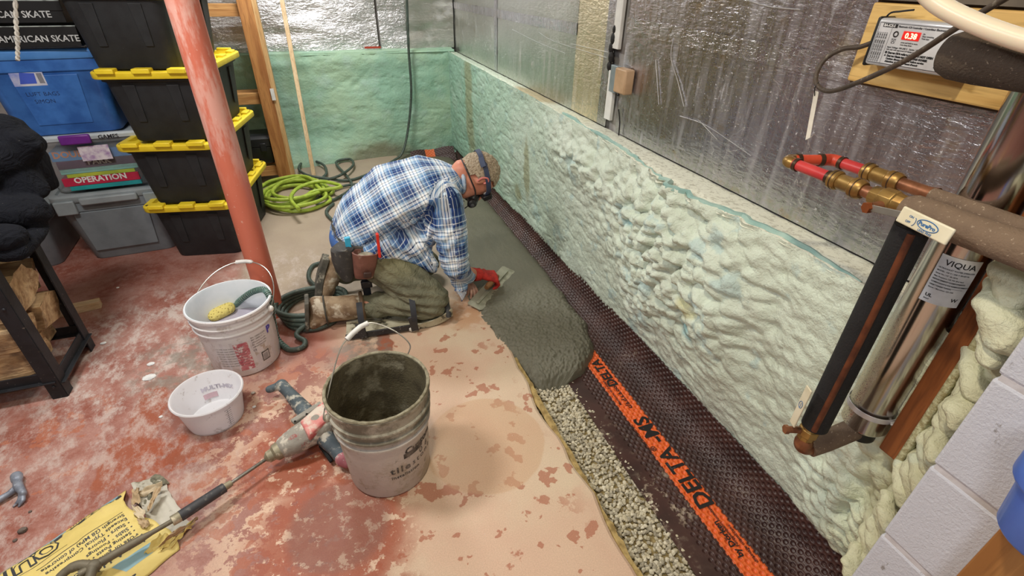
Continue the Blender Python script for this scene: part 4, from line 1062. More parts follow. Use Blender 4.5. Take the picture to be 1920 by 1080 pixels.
# ---- trousers
m = MB()
hull(m, [(V((.075, 2.215, .335)), (.115, .165, .12)), (V((.17, 2.215, .37)), (.11, .16, .10))])
hull(m, [(RH, (.108, .095, .11)), (RH.lerp(RK, .55)+V((0, 0, .01)), .098), (RK+V((0, 0, -.005)), (.088, .082, .085))])
hull(m, [(RK+V((-.005, 0, -.02)), (.08, .075, .07)), (RK.lerp(RA, .35), (.08, .072, .072)), (RA+V((.06, 0, 0)), (.062, .062, .06)), (RA+V((0, 0, 0)), (.055, .058, .056))])
hull(m, [(LH, (.105, .09, .105)), (LK, (.082, .08, .085))]); hull(m, [(LK, .078), (LK.lerp(LA, .4), .075), (LA, .058)])
hull(m, [(V((.03, 2.30, .30)), (.09, .09, .09)), (V((-.015, 2.32, .21)), (.065, .075, .075)), (LA+V((.0, 0, .0)), .06)])
me = remesh(m, .0075, 5)
n = len(me.vertices); co = np.zeros(n*3); me.vertices.foreach_get('co', co); co = co.reshape(-1, 3); no = np.zeros(n*3); me.vertices.foreach_get('normal', no); no = no.reshape(-1, 3)
q = co[:, 0]*.9+co[:, 2]*.9
wr = .024*(fbm(q*16, co[:, 1]*6+co[:, 0]*5, 3, 5)-.5)*2*.8+.010*(np.abs(fbm(co[:, 0]*12+co[:, 2]*18, co[:, 1]*18, 3, 15)-.5)*2-.3)
kn = np.exp(-((co-np.array(RK)+np.array([.07, 0, .0]))**2).sum(1)/.012); wr += .010*kn*np.sin((co[:, 2]*1.0+co[:, 0]*.25)*150+4*fbm(co[:, 0]*9, co[:, 1]*9, 2, 3))
co += no*wr[:, None]; co[:, 2] = np.maximum(co[:, 2], .012); me.vertices.foreach_set('co', co.reshape(-1))
g = G('olive_work_cloth'); wv = g.warp(.03, 12, 3)
c = g.mix(g.step(g.noise(7, 5), .35, .7), lin((104, 104, 86)), lin((128, 126, 104)))
c = g.mix(g.mul(g.step(g.noise(18, 6, .65), .55, .68), .4), c, lin((148, 144, 122)))
c = g.mix(g.mul(g.mx(g.blob((.12, -.07, .36), .14, .9, wv), g.blob((-.12, .17, .2), .1, .8, wv)), .35), c, lin((140, 132, 84)))
g.set(col=c, rough=.85, spec=.25, normal=g.bump(g.noise(200, 3), .2, .002, g.bump(g.noise(20, 5, .6, g.map(None, (1, .5, 1.4)), 1.2), .8, .018))); mOlive = g.m
link('trousers', me, mOlive, man)
# ---- belt, pouches
mBelt = M('dark_belt_web', (62, 60, 58), .7, c2=(48, 47, 46), bump=.4, dust=(110, 104, 94), dscale=40)
def ellring(c, ax, rx, ry, hw, th, mat, nm, a0=0, a1=6.2832, n=40, par=man):
    ax = V(ax).normalized(); y_ = V((0, 1, 0)); y_ = (y_-ax*y_.dot(ax)).normalized(); z_ = ax.cross(y_)
    vs = []
    for i in range(n+1):
        a = a0+(a1-a0)*i/n; r = y_*math.cos(a)*rx+z_*math.sin(a)*ry; o_ = r.normalized()*th; c_ = V(c)+r
        vs += [c_-ax*hw, c_+ax*hw, c_+ax*hw+o_, c_-ax*hw+o_]
    f = [(i*4+k, i*4+(k+1) % 4, (i+1)*4+(k+1) % 4, (i+1)*4+k) for i in range(n) for k in range(4)]
    return obj(nm, MB().add(vs, f+[(0, 1, 2, 3), (n*4+3, n*4+2, n*4+1, n*4)]), mat, par, bevel=.002)
belt = ellring((.075, 2.215, .345), (.72, 0, .55), .188, .140, .028, .008, mBelt, 'tool_belt')
obj('undershirt', MB().ico((.028, 2.212, .372), (.085, .168, .075), 4), M('blue_undershirt', (66, 106, 170), .85), man)
mLeath = M('worn_leather', (132, 88, 76), .6, c2=(104, 66, 56), scale=14, bump=.5, bscale=70, dust=(178, 166, 150), dscale=16, dth=(.56, .70))
pc_ = FY(684, 492, 2.0)
m = MB()
prof = [(.040, .018, -.075), (.046, .026, -.05), (.052, .032, 0), (.056, .036, .045), (.058, .038, .05), (.050, .031, .05), (.046, .026, .03), (.03, .014, -.03)]
RT = Matrix.Translation(pc_) @ Matrix.Rotation(.18, 4, 'Y') @ Matrix.Rotation(.1, 4, 'Z')
m.loft([[RT @ V((a*math.cos(t), b_*math.sin(t), zz)) for t in [2*math.pi*k/28 for k in range(28)]] for a, b_, zz in prof])
pouch = obj('leather_pouch', m, mLeath, man)
obj('pouch_liner', MB().ico(RT @ V((0, 0, .030)), (.040, .022, .02), 2), M('clear_tape_roll', (196, 190, 170), .2, c2=(120, 110, 90), scale=20), pouch)
obj('pouch_back', MB().box((-.062, .032, -.05), (.072, .042, .062), RT), M('grey_web', (96, 92, 86), .8, bump=.4), pouch, bevel=.004)
obj('pouch_patch', MB().box((-.012, -.043, -.055), (.022, -.032, -.03), RT), M('dark_stain_leather', (70, 48, 42), .6), pouch, bevel=.004)
p2 = FY(645, 485, 2.03)
obj('cloth_pouch', MB().loft([[p2+V((a*math.cos(t), .05*math.sin(t), zz)) for t in [2*math.pi*k/20 for k in range(20)]] for a, zz in ((.028, -.09), (.045, -.05), (.052, 0), (.048, .05), (.03, .06))]), mBelt, man)
tp = FY(652, 453, 2.03)
obj('blue_clip', MB().box((tp.x-.012, tp.y-.012, tp.z-.025), (tp.x+.012, tp.y+.008, tp.z+.022)), M('cyan_plastic', (60, 180, 220), .4), man, bevel=.003)
a = FY(707, 438, 1.985); b_ = FY(711, 474, 1.985)
single('carpenter_pencil', MB().bar(b_+V((0, 0, -.02)), a, .022, .012), M('red_lacquer', (230, 50, 36), .35), 'bright red flat marker sticking up out of the leather tool pouch', 'pencil', smooth=False, bevel=.002)
# ---- boots
mBoot = M('muddy_boot', (150, 128, 100), .75, c2=(106, 82, 60), scale=16, bump=.6, bscale=60, dust=(188, 176, 156), dscale=18, dth=(.48, .62)); mSole = M('boot_sole', (92, 88, 78), .8, c2=(58, 56, 50), scale=20, bump=.5, dust=(160, 154, 138), dscale=24)
# right boot: foot stretched back, sole turned away from the knee
m = MB()
hull(m, [(V((.0, 2.062, .088)), (.05, .058, .062)), (V((-.08, 2.075, .085)), (.05, .055, .062)), (V((-.17, 2.09, .085)), (.035, .055, .075))])
hull(m, [(V((-.15, 2.085, .06)), (.04, .05, .05)), (V((-.195, 2.07, .042)), (.028, .048, .036))])
me = remesh(m, .006, 4); bt = link('boot', me, mBoot, man)
obj('sole', MB().loft([[V((-.205+.012*k-.03*(1-zz/.18), 2.085+yy, .006+zz)) for yy, zz in ((-.048, 0), (.048, 0), (.056, .05), (.05, .12), (.045, .155), (-.045, .155), (-.05, .12), (-.056, .05))] for k in (0, 1.6)]), mSole, bt, bevel=.004)
obj('cuff', MB().tube([V((.035, 2.06+.060*math.cos(t), .088+.062*math.sin(t))) for t in [2*math.pi*i/20 for i in range(21)]], .009, 8), M('boot_collar', (110, 88, 66), .8), bt)
obj('strap_heel', MB().tube([V((-.13, 2.08+.062*math.cos(t), .085+.07*math.sin(t))) for t in [2*math.pi*i/20 for i in range(21)]], .004, 8), mSole, bt)
# left boot: toes on the floor, heel up
m = MB()
hull(m, [(V((-.015, 2.335, .15)), (.055, .055, .06)), (V((-.055, 2.33, .20)), (.035, .042, .04))])
hull(m, [(V((-.045, 2.33, .18)), (.042, .044, .05)), (V((-.11, 2.30, .08)), (.040, .050, .06)), (V((-.145, 2.285, .035)), (.034, .050, .03))])
bt = link('boot', remesh(m, .006, 4), mBoot, man)
p0 = V((-.185, 2.28, .012)); p1 = V((-.105, 2.335, .235)); d = (p1-p0)
rings = []
for i in range(12):
    t = i/11; c = p0+d*t+V((-.012, 0, 0))*math.sin(math.pi*t); wd = .046+.008*math.sin(t*6.28) if t < .9 else .034
    rings.append([c+V((0, -wd, 0)), c+V((0, wd, 0)), c+V((.030, wd, -.012)), c+V((.030, -wd, -.012))])
obj('sole', MB().loft(rings), mSole, bt, bevel=.004)
# ---- knee board under the right leg
mBoard = M('worn_board', (196, 190, 168), .6, c2=(168, 160, 134), scale=12, dust=(84, 80, 66), dscale=22, dth=(.52, .64)); mBlk = M('splattered_buckle', (48, 48, 50), .5, c2=(36, 36, 38), dust=(180, 178, 172), dscale=120, dth=(.63, .68))
kb = bpy.data.objects.new('knee_board', None)
A0 = V((-.055, 1.995, 0)); B0 = V((.435, 1.95, 0)); dd = (B0-A0).normalized(); ss = V((-dd.y, dd.x, 0))
rings = []
for i in range(26):
    t = i/25; c = A0.lerp(B0, t); wv_ = .066*(1-.25*max(0, t-.75)/.25-.2*max(0, .15-t)/.15)
    z0 = .006+.035*max(0, (t-.78)/.22)**2; rim = .016+.030*max(0, (t-.5)/.5)
    rings.append([c+ss*wv_*k+V((0, 0, z0+zz)) for k, zz in ((-1, rim), (-.9, rim), (-.82, .010), (0, .008), (.82, .010), (.9, rim), (1, rim), (.95, 0), (0, 0), (-.95, 0))])
kbo = obj('knee_board', MB().loft(rings), mBoard, man)
obj('toe_cushion', MB().tube([B0+ss*(.055*math.cos(t))+dd*(-.02-.0*t)+V((0, 0, .045+.035*math.sin(t))) for t in [math.pi*i/12 for i in range(13)]], .013, 8), M('dark_foam', (66, 66, 66), .8, bump=.3), kbo)
obj('side_rail', MB().bar(A0-ss*.072+V((0, 0, .022)), A0.lerp(B0, .62)-ss*.072+V((0, 0, .028)), .008, .030), mBlk, kbo, bevel=.003)
obj('paint_spatter', MB().ico(A0.lerp(B0, .62)-ss*.078+V((0, 0, .02)), (.026, .006, .014), 2, .2), M('white_splash', (226, 224, 216), .7), kbo)
for (t, ang) in ((.16, -.2), (.63, .1)):
    c = A0.lerp(B0, t); zc_ = .085
    st = []
    rs = (.082, .088)
    for i in range(15):
        a_ = -2.75+2.6*i/14+1.15
        st.append(c+ss*(-.006)+V((0, 0, zc_))+ss*(-math.cos(a_)*0)+ss*(rs[0]*math.sin(a_-1.2))+V((0, 0, rs[1]*math.cos(a_-1.2)-.005)))
    vs = []
    for p in st: vs += [p-dd*.013, p+dd*.013, p+dd*.013+(p-c-V((0, 0, zc_))).normalized()*.003, p-dd*.013+(p-c-V((0, 0, zc_))).normalized()*.003]
    obj('leg_strap', MB().add(vs, [(i*4+k, i*4+(k+1) % 4, (i+1)*4+(k+1) % 4, (i+1)*4+k) for i in range(14) for k in range(4)]), M('strap_web', (44, 46, 52), .7), kbo)
    q = c-ss*.084+V((0, 0, .05)); bk = obj('buckle', MB().bar(q+V((0, 0, -.035)), q+V((0, 0, .045))+dd*-.012, .034, .012, up=ss), mBlk, kbo, bevel=.003)
    for k in range(4): obj('buckle_tooth', MB().bar(q-ss*.008+V((0, 0, -.02+.016*k))-dd*.012, q-ss*.008+V((0, 0, -.02+.016*k))+dd*.012, .006, .006), mBlk, bk) if False else None
obj('thigh_strap', MB().box((.05, 2.085, .10), (.085, 2.10, .22)), M('strap_web', (44, 46, 52), .7), man, bevel=.003)
obj('thigh_strap', MB().box((.045, 2.07, .17), (.095, 2.09, .205)), mBlk, man, bevel=.003)
# ---- hands
def hand(wrist, fwd, back, side, curl, mat, nm, sc=1.0, spread=.10, vox=.0028, thumb=(.4, .5)):
    """back: direction out of the back of the hand; side: +1 thumb at +X"""
    f = V(fwd).normalized(); u = V(back); u = (u-f*u.dot(f)).normalized(); x = f.cross(u)*side
    Pn = lambda a, b_, c_: V(wrist)+(x*a+f*b_+u*c_)*sc
    m = MB()
    hull(m, [(Pn(0, -.035, 0), .025*sc), (Pn(0, .0, 0), .024*sc)])
    R = Matrix(((x.x, f.x, u.x), (x.y, f.y, u.y), (x.z, f.z, u.z)))
    hull(m, [(Pn(0, .01, 0), (.026*sc, .02*sc, .018*sc), R), (Pn(.0, .075, .002), (.040*sc, .018*sc, .014*sc), R)])
    L = (.072, .080, .075, .060); bx = (.030, .010, -.010, -.029); cr = (.0092, .0094, .0090, .0082)
    for i in range(4):
        p = Pn(bx[i], .078, .002); ang = 0; r = cr[i]*sc; pts = [p]; dirx = spread*(1.2-i*.8)
        for j, fr in enumerate((.44, .31, .25)):
            ang += curl[j]; stp = L[i]*fr*sc
            p = p+(f*math.cos(ang)-u*math.sin(ang)+x*dirx*math.cos(ang)).normalized()*stp; pts.append(p)
        hull(m, [(pts[0], r*1.08), (pts[1], r)]); hull(m, [(pts[1], r), (pts[2], r*.93)]); hull(m, [(pts[2], r*.93), (pts[3], r*.82)])
    t0 = Pn(.022, .022, -.004); t1 = t0+(x*.75+f*.55-u*thumb[0])*.040*sc; t2 = t1+(x*.15+f*.9-u*thumb[1])*.030*sc; t3 = t2+(f*.9-x*.1-u*thumb[1])*.022*sc
    hull(m, [(t0, .015*sc), (t1, .012*sc)]); hull(m, [(t1, .012*sc), (t2, .0105*sc)]); hull(m, [(t2, .0105*sc), (t3, .009*sc)])
    return link(nm, remesh(m, vox, 3), mat, man)
mRedGlove = M('red_glove', (206, 50, 42), .7, c2=(160, 36, 34), scale=40, bump=.5, bscale=200)
mTanGlove = M('tan_glove', (206, 168, 150), .8, c2=(176, 130, 112), scale=30, bump=.4)
gl = hand((.634, 2.118, .112), (.80, .05, -.34), (.15, -.25, .95), -1, (.75, .95, .7), mRedGlove, 'red_glove', 1.16, .06)
hand((.565, 2.19, .075), (.25, -.95, -.35), (.5, .1, .9), -1, (.25, .35, .25), mTanGlove, 'tan_glove', .95, .16)
obj('glove_cuff', MB().tube([(.602, 2.112, .118), (.634, 2.118, .112)], [.034, .033], 16), mRedGlove, gl)
# ---- trowel
t0 = FZ(889, 577, .016); t1 = FZ(955, 505, .016); d = (t1-t0); L = d.length; d.normalize(); sd = V((-d.y, d.x, 0))
tr = thing('finishing_trowel', 'long steel finishing trowel held flat on the wet concrete by the red glove', 'trowel', ((t0+t1)/2).to_tuple())
TM = Matrix(((d.x, sd.x, 0, (t0.x+t1.x)/2), (d.y, sd.y, 0, (t0.y+t1.y)/2), (0, 0, 1, .019), (0, 0, 0, 1))) @ Matrix.Rotation(math.radians(14), 4, 'X')
mSteelD = M('cement_smeared_steel', (176, 174, 156), .45, .3, c2=(140, 138, 120), scale=12, dust=(196, 192, 170), dscale=14)
obj('blade', MB().loft([[TM @ V((x_, y_, zz)) for x_, y_ in ((-L/2+.01, -.042), (L/2-.01, -.042), (L/2, -.032), (L/2, .032), (L/2-.01, .042), (-L/2+.01, .042), (-L/2, .032), (-L/2, -.032))] for zz in (-.001, .0012)]), mSteelD, tr, smooth=False)
obj('spine', MB().box((-L*.42, -.008, .0012), (L*.42, .008, .010), TM), mSteelD, tr, bevel=.002)
obj('shank', MB().box((.03, -.005, .01), (.042, .005, .042), TM), mSteelD, tr, bevel=.002)
obj('handle', MB().tube([TM @ V((-.085, .006, .044)), TM @ V((-.06, .006, .046)), TM @ V((-.01, .006, .045)), TM @ V((.035, .006, .043)), TM @ V((.05, .006, .041))], [.012, .016, .0155, .015, .010], 14), M('wood_handle', (150, 104, 64), .5), tr)
# ================================================================== FOREGROUND OBJECTS
def radius_at(prof, z):
    zs_ = [p[1] for p in prof]; return float(np.interp(z, zs_, [p[0] for p in prof]))
def onbucket(t, c, prof, ang0, z0, off=.0006, flip=1):
    """wrap flat lettering round a bucket: ang0 = facing direction (radians)"""
    def f(a, b_):
        z = z0+b_; r = radius_at(prof, z)+off; an = ang0+a/r*flip
        return (c[0]+r*math.cos(an), c[1]+r*math.sin(an), c[2]+z)
    return f
# ---- mortar bucket
g = G('mortar_bucket'); x, y, z = g.xyz(); wv = g.warp(.02, 20, 4)
c = g.mix(g.noise(6, 5), lin((206, 200, 194)), lin((188, 178, 168)))
up = g.step(g.math('ADD', z, g.math('MULTIPLY', g.noise(14, 5), .07)), .27, .31)
c = g.mix(g.mul(g.step(g.noise(12, 7, .7), .50, .62), .6), c, lin((160, 148, 124)))
c = g.mix(g.mul(g.step(g.noise(34, 5, .7), .62, .68), .6), c, lin((110, 104, 88)))
c = g.mix(g.mul(up, .9), c, g.mix(g.step(g.noise(10, 6, .7), .42, .60), lin((108, 104, 86)), lin((178, 172, 154))))
g.set(col=c, rough=.65, normal=g.bump(g.noise(90, 5, .7), .5, .003, g.bump(g.noise(24, 5), .3, .006))); mBk = g.m
mCrust = M('dried_mortar', (92, 84, 62), .8, c2=(66, 58, 40), scale=14, bump=.9, bscale=130, dust=(126, 120, 100), dscale=12, dth=(.5, .66))
bc = (.022, 1.180)
t = thing('mortar_bucket', 'tall grey tile mortar bucket crusted with concrete, standing in front of the man', 'bucket', (*bc, 0))
op = [(.118, 0), (.128, .004), (.131, .012), (.143, .235), (.150, .238), (.150, .244), (.144, .248), (.145, .268), (.153, .271), (.153, .277), (.146, .281), (.147, .302), (.155, .305), (.155, .312), (.149, .316), (.150, .352), (.157, .356), (.158, .365), (.155, .369)]
obj('body', MB().lathe(op, 72, (*bc, 0), c0=True), mBk, t)
obj('inner_wall', MB().lathe([(.155, .369), (.149, .368), (.147, .36), (.142, .25), (.126, .02)], 72, (*bc, 0), c1=True), mCrust, t)
m = MB()
n_ = 90; ring = []
for k in range(n_): ring.append((bc[0]+.1525*math.cos(k/n_*6.2832), bc[1]+.1525*math.sin(k/n_*6.2832), .3695+.0012*random.random()))
ring.append(ring[0]); m.tube(ring, [.0045+.002*random.random() for _ in ring], 7)
obj('rim_crust', m, M('rim_mortar', (150, 144, 122), .8, c2=(112, 104, 82), scale=40, bump=.6), t)
mInk2 = M('bucket_print', (48, 46, 46), .7, c2=(120, 112, 104), scale=50)
fa = math.radians(-90+7)
for (s_, sz, an, zz, of, sp_) in (('tile', .040, -93, .118, .001, 1.25), ('installation', .020, -93, .092, .0004, 1.1), ('Custom', .038, -72, .185, .0014, 1.0), ('stone', .034, -63, .120, .0, 1.3), ('0', .034, -50, .145, 0, 1), ('6', .034, -37, .145, 0, 1)):
    lettering(s_, sz, onbucket(0, (*bc, 0), op, math.radians(an), zz, .0008), mInk2, t, of, space=sp_)
obj('print_badge', MB().add([onbucket(0, (*bc, 0), op, math.radians(-74), .170, .0005)(a, b_) for b_ in (0, .022) for a in np.linspace(0, .075, 8)], [(i, i+1, i+9, i+8) for i in range(7)]), mInk2, t, fix=False)
mWire = M('steel_wire', (190, 188, 180), .3, .8); mWhP = M('white_grip', (228, 226, 222), .45)
def bail(t, c, R, z0, top, grip_a, grip_b, axis, nm='bail_handle'):
    """wire from one ear over the point 'top' to the other ear"""
    a = V((c[0]+R*math.cos(axis), c[1]+R*math.sin(axis), z0)); b_ = V((c[0]-R*math.cos(axis), c[1]-R*math.sin(axis), z0)); top = V(top)
    mid = (a+b_)/2; pts = []
    for i in range(25):
        ph = math.pi*i/24; pts.append(mid+(a-mid)*math.cos(ph)+(top-mid)*math.sin(ph)**.85 if 0 < i < 24 else (a if i == 0 else b_))
    o = obj(nm, MB().tube(pts, .0024, 8), mWire, t)
    i0, i1 = grip_a, grip_b
    obj('grip', MB().tube([pts[i0]]+pts[i0:i1+1]+[pts[i1]], .0085, 12), mWhP, o)
    for e in (a, b_): obj('ear', MB().ico(e, (.012, .012, .014), 2), mBk if nm == 'bail_handle' else mWhP, o)
pA = V((bc[0]-.155, bc[1]-.03, .312)); pB = V((bc[0]+.105, bc[1]+.120, .330))
wp_ = catmull([pA, pA+V((-.006, 0, .02)), FZ(632, 672, .40), FZ(650, 637, .43), FZ(690, 606, .45), FZ(735, 618, .43), FZ(768, 645, .385), pB+V((.006, .004, .02)), pB], 6)
bo = obj('bail_handle', MB().tube(wp_, .0022, 8), mWire, t)
obj('grip', MB().tube([wp_[18], wp_[20], wp_[22], wp_[24]], .0088, 14), mWhP, bo)
for e_ in (pA, pB): obj('ear', MB().ico(e_, (.012, .012, .014), 2), mBk, bo)
# ---- white pail with water, sponge
g = G('white_pail'); x, y, z = g.xyz()
c = g.mix(g.noise(6, 5), lin((232, 230, 232)), lin((216, 212, 214)))
c = g.mix(g.mul(g.step(g.noise(16, 7, .7), .56, .66), .6), c, lin((176, 162, 152)))
c = g.mix(g.mul(g.step(g.noise(40, 5, .7), .64, .68), .5), c, lin((130, 122, 116)))
g.set(col=c, rough=.42, spec=.4); mPail = g.m
mPailIn = M('pail_inside', (226, 230, 234), .4, c2=(206, 214, 220), scale=6)
pcn = (-.472, 1.950)
t = thing('white_pail', 'white plastic pail holding water and a sponge, beside the red post', 'bucket', (*pcn, 0))
op2 = [(.122, 0), (.130, .004), (.132, .01), (.145, .215), (.152, .218), (.152, .222), (.147, .226), (.149, .25), (.156, .253), (.156, .257), (.150, .261), (.151, .282), (.159, .285), (.160, .296), (.157, .300)]
obj('body', MB().lathe(op2, 72, (*pcn, 0), c0=True), mPail, t)
obj('inner_wall', MB().lathe([(.157, .300), (.152, .300), (.148, .29), (.143, .22), (.127, .012)], 72, (*pcn, 0), c1=True), mPailIn, t)
g = G('cloudy_water'); g.set(col=lin((176, 170, 184)), rough=.08, spec=.5, normal=g.bump(g.noise(20, 3), .1, .004))
obj('water', MB().lathe([(.1395, .165), (.0, .1652)], 48, (*pcn, 0)), g.m, t)
sp_c = FZ(415, 585, .18)
g = G('sponge'); g.set(col=g.mix(g.step(g.vor(90), .35, .2), lin((206, 190, 110)), lin((150, 132, 66))), rough=.95, normal=g.bump(g.vor(90), .8, .004))
m = MB(); hull(m, [(sp_c+V((-.022, -.01, 0)), (.032, .040, .026)), (sp_c+V((.028, .012, .006)), (.028, .036, .024))])
me = remesh(m, .004, 3); o = link('sponge', me, g.m); me.transform(Matrix.Translation(-sp_c)); o.location = sp_c
tag(o, 'yellow tiling sponge floating in the white pail of water', 'sponge')
mPk = M('faded_red_print', (206, 130, 136), .6, c2=(186, 90, 104), scale=40, dust=(232, 220, 220), dscale=60, dth=(.5, .6))
def wrap_patch(c, prof, a0, w_, z0, h_, off, mat, par, nm, n=8):
    f = onbucket(0, (*c, 0), prof, a0, z0, off); return obj(nm, MB().add([f(a, b_) for b_ in (0, h_) for a in np.linspace(0, w_, n)], [(i, i+1, i+n+1, i+n) for i in range(n-1)]), mat, par, fix=False)
lb = wrap_patch(pcn, op2, math.radians(-124), .26, .03, .155, .0005, M('pail_label', (222, 218, 222), .5, c2=(206, 200, 204), scale=9, dust=(186, 172, 160), dscale=18, dth=(.56, .66)), t, 'label')
wrap_patch(pcn, op2, math.radians(-92), .052, .035, .140, .0011, mPk, lb, 'red_panel')
fr = wrap_patch(pcn, op2, math.radians(-55), .034, .045, .048, .0011, mInk2, lb, 'code_frame', 4)
wrap_patch(pcn, op2, math.radians(-53.5), .027, .051, .036, .0014, M('label_white', (216, 212, 214), .5), lb, 'code_window', 4)
for k in range(7): wrap_patch(pcn, op2, math.radians(-52.5), .020, .054+.0042*k, .0016, .0017, mInk2, lb, 'code_line', 3)
for k, tx in enumerate(('EN 12004 C2TE', 'EN 12002 S1', 'adhesive mortar', 'for ceramic tiles', 'adhesif-mortier')):
    lettering(tx, .0095, onbucket(0, (*pcn, 0), op2, math.radians(-65), .180-.012*k, .0012), mInk2, lb)
lettering('CE', .012, onbucket(0, (*pcn, 0), op2, math.radians(-66), .115, .0012), mInk2, lb)
for k in range(8): lettering('mix with clean water and spread', .008, onbucket(0, (*pcn, 0), op2, math.radians(-120), .155-.013*k, .0012), mInk2, lb)
lettering('P', .045, onbucket(0, (*pcn, 0), op2, math.radians(-36), .165, .0012), M('violet_print', (90, 80, 190), .5), t, .002)
top = FZ(462, 490, .36)
bail(t, pcn, .163, .262, top, 11, 14, math.radians(158+180), nm='wire_handle')
# ---- translucent mixing tub
g = G('milky_plastic'); g.set(col=g.mix(g.mul(g.step(g.noise(30, 6, .7), .60, .66), .6), lin((246, 246, 250)), lin((186, 178, 174))), rough=.3, trans=.35, ior=1.2, alpha=.97, sss=.0); mMilk = g.m
tcn = (-.556, 1.612)
t = thing('mixing_tub', 'small translucent white tub with measuring marks in front of the white pail', 'tub', (*tcn, 0))
op3 = [(.085, 0), (.092, .004), (.094, .01), (.112, .120), (.119, .122), (.121, .129), (.118, .133)]
obj('body', MB().lathe(op3+[(.1145, .133), (.110, .128), (.092, .014), (.088, .008), (.0, .007)], 64, (*tcn, 0), c0=True), mMilk, t)
mGr = M('grey_mark', (110, 110, 120), .6)
obj('scale_line', MB().tube([onbucket(0, (*tcn, 0), op3, math.radians(-52), z_, .0006)(0, 0) for z_ in np.linspace(.02, .10, 8)], .0006, 4), mGr, t)
for k in range(9):
    f = onbucket(0, (*tcn, 0), op3, math.radians(-52), .02+.010*k, .0006); obj('scale_mark', MB().tube([f(-.006 if k % 2 else -.010, 0), f(.014, 0)], .0005, 4), mGr, t)
f = lambda a, b_: (tcn[0]+(radius_at(op3, .06+b_)-.004)*math.cos(math.radians(118)-a/.1), tcn[1]+(radius_at(op3, .06+b_)-.004)*math.sin(math.radians(118)-a/.1), .06+b_)
lettering('MULTI-MIX', .024, f, M('pale_emboss', (206, 200, 214), .5), t, .001)
obj('red_stamp', MB().add([f(a, b_-.035) for b_ in (0, .022) for a in np.linspace(.0, .05, 6)], [(i, i+1, i+7, i+6) for i in range(5)]), M('faint_red', (224, 190, 200), .6), t, fix=False)
# ---- mixing drill with paddle
g = G('muddy_casting'); c = g.mix(g.noise(9, 5), lin((160, 154, 142)), lin((120, 118, 112))); c = g.mix(g.step(g.noise(26, 6, .7), .5, .62), c, lin((196, 188, 174))); c = g.mix(g.mul(g.step(g.noise(18, 6, .7), .6, .68), .8), c, lin((150, 60, 60)))
g.set(col=c, rough=.7, normal=g.bump(g.noise(70, 5), .5, .004)); mCast = g.m
mRedC = M('red_casing', (196, 96, 96), .6, c2=(206, 150, 140), scale=16, dust=(206, 192, 178), dscale=20, dth=(.46, .58), bump=.3); mHand = M('grey_rubber_grip', (84, 96, 102), .65, c2=(66, 76, 82), dust=(176, 172, 160), dscale=22, dth=(.5, .62), bump=.4)
mCol = M('brass_steel', (150, 142, 118), .55, .35, dust=(190, 180, 156), dscale=30, dth=(.5, .6)); mRod = M('steel_rod', (150, 148, 142), .35, .8, c2=(110, 108, 100), dust=(176, 168, 150), dscale=30); mSleeve = M('black_sleeve', (58, 58, 62), .6, c2=(44, 44, 48), dust=(100, 98, 94), dscale=50)
dt = thing('mixing_drill', 'cement-splattered handheld mixing drill with red casing, lying beside the mortar bucket', 'drill', (-.25, 1.38, 0))
C_ = FZ(596, 800, .085); ch = FZ(513, 851, .060); axd = (ch-C_).normalized()
m = MB(); hull(m, [(C_, (.056, .056, .050)), (C_+axd*.085, (.048, .048, .044))]); hull(m, [(C_+axd*.085, .043), (C_+axd*.11, .040)])
hull(m, [(C_-axd*.02+V((0, 0, .0)), (.05, .05, .04)), (FZ(628, 775, .085), (.045, .045, .042))])
link('gear_housing', remesh(m, .005, 3), mCast, dt)
obj('casing', MB().loft([[C_+(FZ(640, 760, .085)-C_)*t_+V((0, 0, .034+.012*h_))+V((-axd.y, axd.x, 0))*s_*.034 for s_, h_ in ((-1.3, 0), (-1.1, 1), (1.1, 1), (1.3, 0), (1.1, -2), (-1.1, -2))] for t_ in (-.45, .2, .75, 1.0)]), mRedC, dt, bevel=.006)
q0 = FZ(610, 770, .10); 
cl = obj('clamp_plate', MB().bar(FZ(548, 792, .098), FZ(603, 757, .098), .022, .016), mCast, dt, bevel=.004)
for (u, v) in ((553, 790), (575, 776), (598, 761)): obj('screw', MB().ico(FZ(u, v, .107), (.004, .004, .003), 2), mHole, cl)
# vented motor end
vb = FZ(632, 762, .080); vent = obj('motor_end', MB().box((vb.x-.045, vb.y-.035, .03), (vb.x+.04, vb.y+.05, .115)), mCast, dt, bevel=.008)
for k in range(6): obj('vent_slot', MB().box((vb.x-.036+.013*k, vb.y-.025, .1145), (vb.x-.030+.013*k, vb.y+.04, .1165)), mHole, vent)
obj('chuck', MB().tube([C_+axd*.11, C_+axd*.118, C_+axd*.150, C_+axd*.158, C_+axd*.175, C_+axd*.185], [.029, .031, .029, .021, .020, .009], 20), mCol, dt)
s0 = FZ(505, 857, .055); s1 = FZ(421, 914, .060); s2 = FZ(338, 968, .068); s3 = FZ(175, 1062, .085)
obj('shaft', MB().tube([C_+axd*.17, s0, s1], .0058, 12), mRod, dt)
obj('collar', MB().tube([s1+(s0-s1).normalized()*.022, s1], [.010, .012], 14), mCol, dt)
obj('sleeve', MB().tube([s1, s1.lerp(s2, .5), s2], [.0155, .0160, .0165], 18), mSleeve, dt)
obj('collar', MB().tube([s2, s2+(s3-s2).normalized()*.022], [.0155, .015], 16), mCol, dt)
mPad = M('muddy_paddle', (116, 108, 90), .6, .2, c2=(90, 84, 70), scale=14, bump=.4, dust=(146, 138, 118), dscale=30)
pa_ = obj('paddle_rod', MB().tube([s2+(s3-s2).normalized()*.02, s2.lerp(s3, .35), s2.lerp(s3, .5), s3, s3+(s3-s2).normalized()*.03], [.0068, .0070, .011, .0115, .010], 14), mPad, dt)
e = s3+(s3-s2).normalized()*.0
obj('paddle_hub', MB().ico(e, (.020, .018, .016), 3, .1), mPad, pa_)
